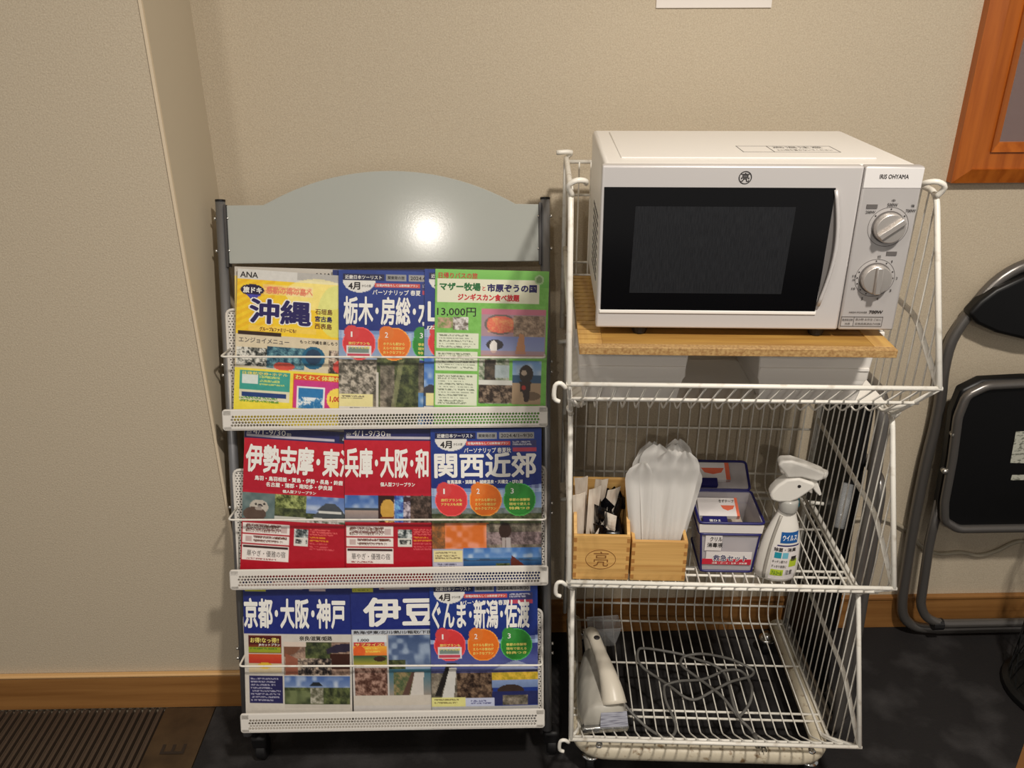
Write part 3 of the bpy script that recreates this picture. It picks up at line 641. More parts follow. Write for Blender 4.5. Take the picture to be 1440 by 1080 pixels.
# --- tier 3 ---------------------------------------------------------------
def navy_cover(seed, photo, months, title, x0, x1, ty, subs):
    c = Cv((30,40,110), seed); c.gradv(0,0,210,104,(34,44,112),(26,40,120))
    c.rect(4,3,44,14,(22,24,60)); c.rect(4,15,44,22,(206,206,70)); c.lines(6,17,42,21,4,(60,70,30)); c.rect(56,2,114,17,(206,196,190)); c.circ(62,10,6,(170,60,50))
    photo(c); c.mottle(0,0,210,297,0.02)
    def letters(tx):
        tx(months, 6, 3, 40, 13, m_tw, 0.03); tx('コレクション', 70, 5, 110, 13, m_tbrown, 0.02)
        tx(title, x0, ty[0], x1, ty[1], m_tw, 0.035, 'title', 0.0005)
        for s, a, b, d, e, m in subs: tx(s, a, b, d, e, m, 0.025)
    return c, letters
def ph_kyo(c):
    c.rect(126,0,166,14,(180,40,50)); c.rect(128,16,160,20,(220,200,200)); c.rect(0,103,210,297,(206,200,190))
    c.rect(8,106,72,140,(120,52,24)); c.rect(9,108,71,124,(80,24,20)); c.rect(9,128,71,138,(150,160,40)); c.lines(12,130,66,137,6,(60,110,30)); c.gradv(8,142,72,160,(206,80,40),(190,50,40)); c.rect(8,160,72,178,(214,196,160)); c.circ(40,164,14,(230,190,60),1,6); c.rect(8,184,74,238,(36,34,84)); c.lines(12,188,70,234,6,(200,198,212),0.66,0.5)
    c.rect(78,118,206,182,(176,150,130)); c.nz(78,118,206,182,(60,40,34),(190,160,140),'n1',0.2,0.8,0.6); c.poly([(78,118),(112,126),(100,140),(78,146)],(120,80,60)); c.poly([(80,140),(104,150),(104,180),(80,182)],(150,90,70)); c.forest(120,118,170,150); c.poly([(160,132),(180,122),(206,120),(206,136),(162,140)],(44,36,56)); c.rect(168,140,206,170,(60,30,20)); c.nz(104,150,170,182,(30,24,26),(190,170,150),'n1',0.3,0.7); c.rect(78,118,120,126,(216,200,186))
    c.sky(78,184,206,216,(70,100,160),(210,216,220)); c.forest(78,206,206,240); c.nz(78,212,128,238,(50,60,36),(110,120,80),'n2'); c.poly([(126,204),(134,196),(146,196),(154,204)],(30,36,44)); c.nz(128,206,154,238,(90,90,70),(180,176,160),'n1'); c.rect(78,240,206,246,(196,190,180))
c, let = navy_cover(31, ph_kyo, '4▶11', '京都･大阪･神戸', 1, 198, (34, 92), (('奈良/滋賀/姫路', 108, 106, 172, 115, m_ink), ('お得!なっ得!!', 12, 110, 68, 120, m_tyel), ('JRセットプラン', 28, 121, 70, 127, m_tw)))
r, tx = make_brochure(c, 'travel_brochure', 'navy brochure with townscape and garden photographs, bottom tray far left', 0.0185, 0.0110, -1.5, 0.030, h=0.2930, ys=1.08, seed=6); let(tx)
def ph_izu(c):
    c.rect(0,98,210,297,(198,194,190)); c.rect(0,94,210,103,(190,196,206)); c.rect(2,104,68,118,(220,226,228)); c.rect(4,118,64,126,(200,60,60)); c.gradv(2,126,68,144,(240,180,60),(230,120,50)); c.circ(14,136,12,(224,96,40)); c.lines(26,128,60,142,6,(240,220,90)); c.gradv(2,144,68,164,(60,90,60),(200,180,60)); c.circ(54,150,12,(60,40,30),1,5)
    c.rocks(4,168,68,222); c.nz(4,168,68,222,(76,40,30),(180,140,124),'n1',0.3,0.7,0.8)
    c.gradv(72,104,210,170,(64,84,124),(150,170,196)); c.nz(72,104,210,165,(60,80,120),(180,196,214),'n2',0.4,0.8,0.6); c.forest(72,152,104,172); c.gradv(72,170,210,222,(60,110,130),(150,140,130)); c.nz(80,176,120,222,(70,90,60),(150,130,90),'n1'); c.poly([(96,222),(116,176),(122,176),(110,222)],(90,66,56)); c.poly([(112,222),(122,176),(140,176),(138,222)],(206,200,192)); c.rect(0,222,210,240,(200,192,180))
c, let = navy_cover(33, ph_izu, '4▶10', '伊豆', 24, 170, (32, 88), (('熱海/伊東/北川/熱川/稲取/下田/修善寺', 4, 95.5, 196, 102, m_ink), ('1,000', 12, 111, 34, 117, m_ink), ('サプライズ!', 6, 119.5, 62, 125, m_tyel)))
r, tx = make_brochure(c, 'travel_brochure', 'navy brochure with two very large characters and a road photograph, bottom tray centre', 0.2330, 0.0065, -0.2, 0.0335, h=0.2935, ys=1.08, seed=9); let(tx)
def ph_gun(c):
    c.gradv(0,120,210,175,(56,66,140),(96,104,160)); c.poly([(120,172),(150,158),(168,152),(186,160),(210,170),(210,176),(120,176)],(150,160,196)); c.nz(0,172,210,190,(50,50,90),(70,70,110),'n1'); c.rocks(0,176,120,226); c.nz(50,176,120,228,(40,26,20),(130,106,84),'n1'); c.poly([(6,222),(30,160),(40,160),(18,222)],(30,26,24)); c.poly([(20,226),(36,166),(50,166),(44,226)],(206,204,198)); c.poly([(28,166),(32,156),(56,158),(56,162)],(40,36,36))
    c.rect(120,176,210,192,(196,160,40)); c.nz(120,176,210,192,(170,150,40),(220,180,60),'n1'); c.gradv(120,192,210,206,(130,150,190),(110,130,170)); c.circ(156,212,26,(54,40,34),1,12); c.rect(120,214,210,240,(34,40,90)); c.rocks(140,222,190,240)
    c.rect(0,224,66,244,(220,216,140)); c.lines(6,228,60,240,5,(110,100,60)); c.rect(67,226,124,242,(190,196,220)); c.lines(78,230,120,240,5,(60,60,110)); c.rect(0,242,210,297,(180,180,180))
c, let = personal('ぐんま･新潟･佐渡', 4, 194, 35, ph_gun, None, None, 'パーソナリップ 春夏', note=True, ty=(34, 90), circ_y=122)
r, tx = make_brochure(c, 'travel_brochure', 'blue brochure with three coloured discs and a river gorge photograph, bottom tray far right', 0.3880, 0.0060, 0.0, 0.0385, h=0.2900, ys=1.08, seed=10, edge=m_blueedge); let(tx)

# ------------------------------------------------------------------ wire basket cart
AL = math.radians(3.2)
CO = Vector((0.113, 1.113, 0.0))
def CT(u, v, z=0.0): return (CO.x + u*math.cos(AL) + v*math.sin(AL), CO.y - u*math.sin(AL) + v*math.cos(AL), z)
cart = empty('wire_basket_cart', tuple(CO), -AL); tag(cart, 'white wire cart of three stacked open-front baskets on casters beside the brochure rack', 'cart')
BW = 0.529
def linkmesh(name, me, parent, loc=(0,0,0)):
    o = bpy.data.objects.new(name, me); COL.objects.link(o); o.parent = parent; o.location = loc; return o
def basket(u0, v0, z0, depth_b=0.455):
    fz = -0.095; fv = 0.108; bv = depth_b
    b = empty('basket'); b.parent = cart; b.location = (u0, v0, z0)
    R = 0.0037
    MB().tube([(-0.004,0,0),(BW+0.004,0,0)], R, 10).build('front_rail', m_wire, b, smooth=True)
    MB().tube([(0.0,0.05,-0.047),(BW,0.05,-0.047)], 0.0028, 8).build('lip_rail', m_wire, b, smooth=True)
    for s, U in ((-1, 0.0), (1, BW)):
        # front post leaning back, running into the top side rail; hook at its head
        post = fillet([(U,0,0.0),(U,0.132,0.252),(U,bv-0.02,0.250),(U,bv,0.235),(U,bv,fz+0.01)], 0.022, 5)
        MB().tube(post, 0.0045, 10).build('side_post', m_wire, b, smooth=True)
        hook = smooth_path([(U-s*0.002,0.128,0.246),(U+s*0.004,0.120,0.262),(U-s*0.008,0.118,0.270),(U-s*0.020,0.124,0.268),(U-s*0.022,0.138,0.262)],3)
        MB().tube(hook, 0.0042, 8).build('stacking_hook', m_wire, b, smooth=True)
        hook = smooth_path([(U-s*0.0,bv-0.03,0.25),(U-s*0.008,bv-0.04,0.262),(U+s*0.018,bv-0.045,0.262)],3)
        MB().tube(hook, 0.0042, 8).build('stacking_hook', m_wire, b, smooth=True)
        mid = fillet([(U,0.004,0.0),(U-s*0.002,0.115,0.070),(U-s*0.002,bv,0.078)], 0.025, 6)
        MB().tube(mid, 0.0045, 8).build('side_rail', m_wire, b, smooth=True)
        MB().tube(fillet([(U,0.0,0.0),(U-s*0.008,fv,fz),(U-s*0.014,bv,fz)],0.012,3), 0.0036, 8).build('floor_side_rail', m_wire, b, smooth=True)
        MB().tube(fillet([(U-s*0.006,0.05,-0.047),(U-s*0.022,fv+0.01,fz),(U-s*0.026,bv,fz)],0.012,3), 0.0030, 8).build('floor_side_rail', m_wire, b, smooth=True)
        if s < 0:
            MB().tube(smooth_path([(U-0.004,-0.002,-0.006),(U-0.012,-0.006,0.004),(U-0.020,-0.006,0.000),(U-0.021,-0.006,-0.020),(U-0.013,-0.005,-0.026)],3),0.0034,8).build('clip', m_wire, b, smooth=True)
        # upright side wires
        k = 0; v = 0.018
        while v < bv - 0.01:
            zt = 0.25 if v > 0.132 else 0.252*v/0.132
            zb = fz if v > fv else fz*v/fv
            uin = U - s*(0.008 + 0.006*max(0, (v-fv)/(bv-fv))) if v > fv else U - s*0.008*v/fv
            MB().tube([(uin, v, zb), (U - s*0.003, v, zt)], 0.00145, 5).build('side_wire', m_wire, b, smooth=True)
            v += 0.0265
    # bent lengthwise wires: lip - floor - back
    path = fillet([(0,0.0015,-0.003),(0,fv,fz+0.0035),(0,bv,fz+0.0035),(0,bv+0.012,fz+0.03),(0,bv+0.012,0.236)], 0.012, 3)
    wm = MB().tube(path, 0.00155, 6).mesh('bent_wire'); wm.materials.append(m_wire); wm.shade_smooth()
    for k in range(1, 24):
        linkmesh('bent_wire', wm, b, (0.0218*k + 0.0035, 0, 0))
    for (v, z, r) in ((0.150,fz-0.001,0.0026),(0.168,fz-0.001,0.0026),(0.305,fz-0.001,0.0024),(bv-0.012,fz-0.001,0.0026),(bv+0.0145,fz+0.030,0.0026),(bv+0.0145,0.045,0.0024),(bv+0.0145,0.175,0.0024)):
        MB().tube([(0.006,v,z),(BW-0.006,v,z)], r, 7).build('cross_wire', m_wire, b, smooth=True)
    MB().tube([(0,bv+0.0145,0.236),(BW,bv+0.0145,0.236)], 0.0036, 8).build('back_rail', m_wire, b, smooth=True)
    MB().tube([(0,bv+0.002,fz+0.01),(0.0,bv+0.0145,0.236)], 0.0036, 8).build('back_post', m_wire, b, smooth=True)
    MB().tube([(BW,bv+0.002,fz+0.01),(BW,bv+0.0145,0.236)], 0.0036, 8).build('back_post', m_wire, b, smooth=True)
    return b
B1 = (-0.0096, -0.0147, 0.9335); B2 = (0, 0, 0.5675); B3 = (0.0140, 0.0183, 0.1920)
basket(*B1); basket(*B2); basket(*B3)
# vertical connecting bars between the levels (front posts carry the basket above)
for (lo, hi) in ((B2, B1), (B3, B2)):
    for U, s in ((0.0, -1), (BW, 1)):
        MB().tube([(lo[0]+U, lo[1]+0.128, lo[2]+0.246), (hi[0]+U-s*0.006, hi[1]+0.108, hi[2]-0.093)], 0.0044, 8).build('joining_post', m_wire, cart, smooth=True)
zb = 0.0795
loop = [(0.036,0.478,zb),(0.036,0.096,zb),(0.520,0.096,zb),(0.520,0.478,zb)]
MB().tube(fillet(loop, 0.060, 8), 0.0175, 14).build('base_tube', m_tube, cart, smooth=True)
for (u, v) in ((0.060,0.112),(0.498,0.112),(0.060,0.462),(0.498,0.462)):
    c = MB().tube([(u,v,0.040),(u,v,zb-0.012)], 0.0105, 12).build('caster_stem', m_chrome, cart, smooth=True)
    MB().lathe([(0.014,0),(0.019,0.003),(0.019,0.007),(0.012,0.010)], 18, (u,v,0.047)).build('caster_cap', m_chrome, c, smooth=True)
    MB().lathe([(0.003,-0.009),(0.020,-0.009),(0.0225,-0.006),(0.0225,0.006),(0.020,0.009),(0.003,0.009)], 18).xf(lambda a,b_,c_: (u+c_, v+0.012+a, 0.0227+b_)).build('wheel', m_dark, c, bevel=0.001)
for u, v in ((0.075,0.092),(0.492,0.092)):
    MB().lathe([(0.008,0),(0.009,0.002),(0.006,0.005)],12,(u,v+0.004,zb+0.0125)).build('bolt', m_chrome, cart, smooth=True)

# ------------------------------------------------------------------ contents of the top basket
FZ0 = B1[2] - 0.0895
def item(name, label, cat, u, v, z, group=None, rz=0.0):
    o = empty(name, CT(u, v, z), -AL + rz); return tag(o, label, cat, group)
ln = item('foam_liner', 'white foam sheet lining the floor of the top wire basket', 'sheet', 0.255, 0.27, FZ0)
MB().box(-0.255,-0.158,0.0,0.250,0.165,0.008).build('sheet', m_liner, ln, bevel=0.003)
def storage(name, label, u0, u1, h):
    w = u1-u0; o = item(name, label, 'container', (u0+u1)/2, 0.236, FZ0+0.0085)
    d0, d1 = -0.145, 0.145; x = w/2
    def ring(ins, z): return [(-x+ins,d0+ins,z),(x-ins,d0+ins,z),(x-ins,d1-ins,z),(-x+ins,d1-ins,z)]
    mb = MB(); rs = [ring(0.018,0.0),ring(0.012,h*0.30),ring(0.009,h*0.34),ring(0.009,h*0.745),ring(0.0,h*0.75),ring(0.0,h),ring(0.004,h),ring(0.010,h*0.35),ring(0.02,0.004)]
    vs = [p for r_ in rs for p in r_]; fs = [(3,2,1,0)]
    for i in range(len(rs)-1):
        for k in range(4): fs.append((i*4+k, i*4+(k+1)%4, (i+1)*4+(k+1)%4, (i+1)*4+k))
    L_ = (len(rs)-1)*4; fs.append((L_,L_+1,L_+2,L_+3))
    mb.add(vs, fs).build('body', m_plastw, o, bevel=0.003)
    MB().box(-x+0.0105,d0+0.0065,h*0.46,x-0.0105,d0+0.0095,h*0.49).build('rib', m_plastw, o)
    return o
BOXH = 0.1260
storage('storage_container', 'white rimmed plastic container under the left end of the wooden board', 0.000, 0.188, BOXH)
storage('storage_container', 'white rimmed plastic container under the right end of the wooden board', 0.284, 0.474, BOXH)
BZ = FZ0 + 0.0085 + BOXH + 0.0005    # underside of the board
bd = item('wooden_board', 'varnished wooden board carrying the microwave, with pale strips along its edges', 'board', 0.228, 0.16, BZ)
T = 0.0120
MB().box(-0.190,-0.158,0.002,0.196,0.172,T-0.001).build('panel', m_wood, bd)
MB().box(-0.224,-0.172,0,0.224,-0.158,T).build('front_strip', m_ply, bd, bevel=0.0008)
MB().box(0.196,-0.158,0,0.224,0.172,T).build('side_strip', m_woodend, bd, bevel=0.0008)
for k in range(17):
    y = -0.158 + k*0.0194
    MB().box(-0.224,y,0,-0.1905,y+0.0152,T).build('edge_block', m_woodend, bd)
MB().box(-0.2225,-0.157,0.001,-0.191,0.171,T-0.0035).build('edge_core', m_slit, bd)

# ------------------------------------------------------------------ microwave
MZ = BZ + T + 0.0005
mw = item('microwave_oven', 'white microwave oven with a black glass door and two round dials, on the wooden board', 'microwave', 0.029, 0.033, MZ)
FH = 0.012; Wm, Dm, Hm = 0.430, 0.335, 0.234
z0 = FH
MB().hexa([(0.004,0.012,z0),(Wm-0.004,0.012,z0),(Wm-0.004,Dm,z0),(0.004,Dm,z0)],[(0.004,0.012,z0+Hm),(Wm-0.004,0.012,z0+Hm),(Wm-0.004,Dm,z0+Hm),(0.004,Dm,z0+Hm)]).build('case', m_white, mw, bevel=0.006, bseg=3)
MB().box(0.03,0.055,z0+Hm-0.0005,Wm-0.045,Dm-0.03,z0+Hm+0.0018).build('top_panel', m_white, mw, bevel=0.0015)
# faint printed notice on the top
nt_ = MB()
for (x0,y0,x1,y1) in ((0.21,0.10,0.35,0.101),(0.21,0.155,0.35,0.156),(0.21,0.10,0.211,0.156),(0.349,0.10,0.35,0.156),(0.255,0.10,0.256,0.156)):
    nt_.box(x0,y0,z0+Hm+0.0018,x1,y1,z0+Hm+0.0021)
nt_.build('notice_outline', m_inkg, mw)
def TOP(x, y): return (x, y, z0+Hm+0.0022)
text(mw, 'notice_lettering', '高温注意', 0.262, 0.135, 0.335, 0.150, TOP, m_inkg, 0.0); text(mw, 'notice_lettering', '上に物を置かないでください', 0.262, 0.112, 0.343, 0.124, TOP, m_inkg, 0.0)
# door
DX = 0.350
MB().box(0.0,0.0,z0,DX,0.018,z0+Hm).build('door', m_mwsilver, mw, bevel=0.003, bseg=3)
def front(mb, y0, y1): return mb
gz0, gz1 = z0+0.0285, z0+0.205
MB().prism([(0.006,gz0),(0.3135,gz0),(0.3150,gz0+0.06),(0.3158,gz1),(0.004,gz1)], lambda x,z:(x,-0.0012,z), lambda x,z:(x,0.004,z)).build('door_glass', m_glass, mw)
MB().prism([(0.046,gz0+0.026),(0.262,gz0+0.026),(0.266,gz1-0.026),(0.048,gz1-0.026)], lambda x,z:(x,-0.0016,z), lambda x,z:(x,-0.001,z)).build('viewing_mesh', m_screen, mw)
MB().box(0.004,-0.0020,gz0-0.005,0.3150,0.003,gz0).build('glass_trim', m_white, mw, bevel=0.0008)
# handle scoop: a darker crescent plate paints in the recess shade, bowed grip beside it
cr = [(0.3155,gz1-0.004)] + [(0.3155+0.0105*math.sin(PI*k/12), gz1-0.010-0.150*k/12) for k in range(1,12)] + [(0.3150,gz0+0.012)]
MB().prism(cr, lambda x,z:(x,-0.0010,z), lambda x,z:(x,0.006,z)).build('handle_recess_shade', mat('handle_shadow', rgb(128,124,122), 0.35, metal=0.4), mw)
gp = [(0.3160+0.0110*math.sin(PI*k/14), -0.003-0.004*math.sin(PI*k/14), gz1-0.002-0.165*k/14) for k in range(15)]
MB().tube([Vector(p) for p in gp], 0.0028, 8).build('door_handle', m_mwsilver, mw, smooth=True)
# control panel
MB().box(DX+0.0012,0.0,z0,Wm,0.018,z0+Hm).build('control_panel', m_mwpanel, mw, bevel=0.003, bseg=3)
MB().box(DX+0.002,-0.0006,z0+0.205,Wm-0.001,0.004,z0+Hm-0.002).build('name_strip', mat('light_silver', rgb(222,219,217), 0.4), mw, bevel=0.0005)
def FR(x, z): return (x, -0.0010, z)
def FP(x, z): return (x, -0.0004, z)
text(mw, 'brand_lettering', 'IRIS OHYAMA', 0.3715, z0+0.2175, 0.410, z0+0.2235, FR, m_ink, 0.02)
# round emblem on the door
ez = z0+0.2185
for k in range(1): MB().tube([(0.193+0.0082*math.cos(a*PI/16), -0.0006, ez+0.0082*math.sin(a*PI/16)) for a in range(32)], 0.0006, 5, closed=True).build('emblem_ring', m_ink, mw)
text(mw, 'emblem', '亮', 0.1872, ez-0.0060, 0.1988, ez+0.0062, FP, m_ink, 0.015)
def dial(cx, cz, ang, nm):
    prof = [(0.0205,0),(0.0205,0.010),(0.0195,0.0125),(0.002,0.0130)]
    k = MB().lathe(prof, 32).xf(lambda a,b,c_: (cx+a, -c_, cz+b)).build(nm, m_dialm, mw, smooth=False, bevel=0.0006)
    ca, sa = math.cos(ang), math.sin(ang)
    g = MB().box(-0.0195,-0.0045,0.0125,0.0195,0.0045,0.0185).xf(lambda a,b,c_: (cx + a*ca - b*sa, -c_, cz + a*sa + b*ca)).build('dial_grip', m_dialm, k, bevel=0.0015)
    MB().lathe([(0.0222,0),(0.0222,0.0012)],32).xf(lambda a,b,c_: (cx+a, -c_-0.0002, cz+b)).build('dial_rim', m_inkg, k)
    for rr in (0.0272,):
        MB().tube([(cx+rr*math.cos(a*PI/20), -0.0002, cz+rr*math.sin(a*PI/20)) for a in range(40)], 0.00035, 4, closed=True).build('scale_ring', m_inkg, k)
    return k
m_dialm = mat('brushed_dial', rgb(206,200,194), 0.34, metal=0.7)
KX1, KZ1, KX2, KZ2 = 0.3950, z0+0.1520, 0.3900, z0+0.0790
dial(KX1, KZ1, math.radians(38), 'power_dial'); dial(KX2, KZ2, math.radians(92), 'timer_dial')
def dots(cx, cz, r_, angs):
    m_ = MB()
    for a in angs: m_.lathe([(0.0011,0),(0.0011,0.0004)],8).xf(lambda x,y,z: (x + cx + r_*math.cos(math.radians(a)), -z-0.0002, y + cz + r_*math.sin(math.radians(a))))if False else m_.add([(cx + r_*math.cos(math.radians(a)) + 0.0011*math.cos(q*PI/4), -0.0007, cz + r_*math.sin(math.radians(a)) + 0.0011*math.sin(q*PI/4)) for q in range(8)], [tuple(range(8))])
    m_.build('scale_marks', m_ink, mw)
dots(KX1, KZ1, 0.0247, (38, 90, 142)); dots(KX2, KZ2, 0.0247, (95, 60, 22, 0, -32, -70, -110, -135, -160, -180, -200))
def pt(s, x0, z0_, x1, z1, b=0.01, m=None): text(mw, 'panel_lettering', s, x0, z0_, x1, z1, FR, m or m_ink, b)
pt('中', 0.3935, KZ1+0.0345, 0.3980, KZ1+0.0385); pt('500W', 0.3885, KZ1+0.0282, 0.4025, KZ1+0.0328); pt('強', 0.4205, KZ1+0.0275, 0.4250, KZ1+0.0315); pt('700W', 0.4145, KZ1+0.0205, 0.4280, KZ1+0.0248)
MB().box(0.3610,-0.0012,KZ1+0.0255,0.3755,0.0,KZ1+0.0310).build('printed_badge', m_inkg, mw); pt('弱/解凍', 0.3620, KZ1+0.0263, 0.3745, KZ1+0.0302, 0.0, m_tw); pt('200W', 0.3610, KZ1+0.0185, 0.3740, KZ1+0.0225)
MB().box(0.3995,-0.0012,KZ2+0.0330,0.4135,0.0,KZ2+0.0385).build('printed_badge', m_inkg, mw); pt('あたため', 0.4005, KZ2+0.0340, 0.4125, KZ2+0.0375, 0.0, m_tw)
pt('切', 0.3880, KZ2+0.0285, 0.3925, KZ2+0.0330); pt('1', 0.4085, KZ2+0.0225, 0.4098, KZ2+0.0260); pt('2', 0.4190, KZ2-0.0018, 0.4215, KZ2+0.0020); pt('3', 0.4135, KZ2-0.0200, 0.4160, KZ2-0.0160); pt('4', 0.3975, KZ2-0.0325, 0.4000, KZ2-0.0285)
pt('5', 0.3760, KZ2-0.0325, 0.3785, KZ2-0.0285); pt('10', 0.3600, KZ2-0.0175, 0.3650, KZ2-0.0140); pt('15', 0.3585, KZ2+0.0010, 0.3635, KZ2+0.0045); pt('分', 0.3590, KZ2-0.0045, 0.3630, KZ2-0.0010)
pt('HIGH POWER', 0.3625, z0+0.0265, 0.3880, z0+0.0290); pt('700W', 0.3905, z0+0.0262, 0.4100, z0+0.0310, 0.03)
for (x0,za,x1,zb_) in ((0.353,z0+0.006,0.412,z0+0.0066),(0.353,z0+0.0205,0.412,z0+0.0211),(0.353,z0+0.006,0.3535,z0+0.0211),(0.4115,z0+0.006,0.412,z0+0.0211),(0.371,z0+0.006,0.3715,z0+0.0211)):
    MB().box(x0,-0.0008,za,x1,0.0,zb_).build('printed_border', m_inkg, mw)
pt('電源周波数', 0.3545, z0+0.0145, 0.3700, z0+0.0180, 0.0); pt('共用', 0.3590, z0+0.0085, 0.3660, z0+0.0120, 0.0); pt('飲み物 お弁当 ごはん', 0.3735, z0+0.0150, 0.4100, z0+0.0188, 0.0); pt('定格高周波出力切換', 0.3735, z0+0.0085, 0.4100, z0+0.0122, 0.0)
for (x, y) in ((0.066,0.018),(0.325,0.018),(0.066,0.29),(0.325,0.29)):
    MB().lathe([(0.010,0),(0.011,0.003),(0.013,FH)],14,(x,y,0.0)).build('foot', m_dark, mw, smooth=False)
# side vents
vt = MB()
for j in range(9):
    for i in range(6): vt.box(0.0034,0.10+i*0.020,z0+0.04+j*0.012,0.0044,0.114+i*0.020,z0+0.045+j*0.012)
vt.build('side_vents', m_inkg, mw)

# ------------------------------------------------------------------ middle basket contents
F1 = B2[2] - 0.0895
def wood_box(name, label, u0, w, d, hf, hb, emblem=False):
    o = item(name, label, 'box', u0 + w/2, 0.123 + d/2, F1); x = w/2; y = d/2; t = 0.006
    MB().box(-x,-y,0,x,-y+t,hf).build('front_board', m_box, o, bevel=0.0008)
    MB().box(-x,y-t,0,x,y,hb).build('back_board', m_box, o, bevel=0.0008)
    for s in (-1, 1):
        xa, xb = (-x, -x+t) if s < 0 else (x-t, x)
        MB().hexa([(xa,-y+t,0),(xb,-y+t,0),(xb,y-t,0),(xa,y-t,0)],[(xa,-y+t,hf),(xb,-y+t,hf),(xb,y-t,hb),(xa,y-t,hb)]).build('side_board', m_box, o, bevel=0.0006)
        for k in range(5):
            zz = hf*(k+0.25)/5.0
            MB().box(min(xa,xb)+(0 if s<0 else 0.0),-y-0.0003,zz,max(xa,xb),-y+0.001,zz+hf/10).build('finger_joint', m_boxd, o)
    MB().box(-x+t,-y+t,0,x-t,y-t,0.004).build('bottom_board', m_box, o)
    if emblem:
        for rr in (0.0245,):
            MB().tube([(rr*math.cos(a*PI/20)*1.1-0.001, -y-0.0002, hf*0.47+rr*math.sin(a*PI/20)*0.85) for a in range(40)], 0.0006, 4, closed=True).build('burnt_ring', m_burn, o)
        text(o, 'burnt_mark', '亮', -0.014, hf*0.47-0.016, 0.013, hf*0.47+0.017, lambda a,b: (a, -y-0.0003, b), m_burn, -0.005)
    return o
wood_box('wooden_holder', 'pale wooden holder with a burnt round emblem, left end of the middle basket', 0.012, 0.101, 0.10, 0.096, 0.158, True)
wood_box('wooden_holder', 'plain pale wooden holder packed with white plastic sleeves, middle basket', 0.1165, 0.099, 0.085, 0.086, 0.090)
rnd = random.Random(4)
# paper sleeves standing in the first holder
for i, (u, v, lean, hgt, tw) in enumerate([(0.024,0.165,-0.02,0.150,0.2),(0.030,0.185,-0.03,0.172,-0.1),(0.041,0.170,0.06,0.158,0.3),(0.047,0.196,0.10,0.165,-0.3),(0.056,0.178,0.20,0.150,0.2)]):
    o = item('paper_sleeve', ['leftmost white paper sleeve in the emblem holder','tallest white paper sleeve at the back left of the emblem holder','second front white paper sleeve from the left in the emblem holder','white paper sleeve at the back centre of the emblem holder','white paper sleeve leaning furthest right in the emblem holder'][i], 'sleeve', u, v, F1+0.005, 'paper sleeves in the left wooden holder', rz=tw)
    w = 0.010
    mb = MB(); vs = []
    for k in range(7):
        t = k/6; z = hgt*t; x = lean*hgt*t*1.0; ww = w*(0.7+0.5*t); b = 0.0022*(1-abs(2*t-1)*0.6)
        vs += [(x-ww,0,z),(x,-b-0.0006,z),(x+ww,0,z+(0.006 if k==6 else 0)),(x,b+0.0006,z)]
    fs = [(3,2,1,0)] + [(k*4+j, k*4+(j+1)%4, (k+1)*4+(j+1)%4, (k+1)*4+j) for k in range(6) for j in range(4)] + [(24,25,26,27)]
    mb.add(vs, fs).build('sleeve', m_sleeve, o)
for i in range(26):
    u = 0.058 + rnd.random()*0.040; v = 0.143 + rnd.random()*0.060; zz = F1+0.088 + (v-0.143)*0.5 + rnd.random()*0.030
    o = item('black_sachet', 'small glossy black sachet, some painted pale as glints, heaped in the wooden holder with the emblem', 'sachet', u, v, zz-0.01, 'black sachets in the left wooden holder', rz=rnd.random()*3)
    w, h_ = 0.012, 0.018; a = (rnd.random()-0.5)*1.4
    def tr(x, y, z, a=a): return (x*math.cos(a)-z*math.sin(a), y, x*math.sin(a)+z*math.cos(a))
    g = [[(-w + 2*w*i_/4, (0.004*math.sin(PI*i_/4)*math.sin(PI*j_/5))*s_, h_*(j_/5-0.5)*2) for i_ in range(5)] for s_ in (-1,1) for j_ in range(6)]
    mb = MB(); vs = [p for r_ in g for p in r_]; fs = []
    for s_ in (0,1):
        for j_ in range(5):
            for i_ in range(4):
                k = s_*30+j_*5+i_; f = (k,k+1,k+6,k+5); fs.append(f if s_==0 else f[::-1])
    mb.add(vs, fs).xf(tr).build('sachet', m_blk if i % 6 else m_sleeve, o)  # every sixth sachet takes a pale paper colour to imitate white glints
MB_core = MB().box(-0.022,-0.036,0,0.022,0.036,0.088)
tag(MB_core.build('sachet_pile', m_blk, None, bevel=0.006, loc=CT(0.078,0.174,F1+0.0045)), 'heaped mass of black sachets filling the right half of the emblem holder', 'sachets'); bpy.data.objects['sachet_pile'].rotation_euler = (0,0,-AL); bpy.data.objects['sachet_pile']['kind'] = 'stuff'
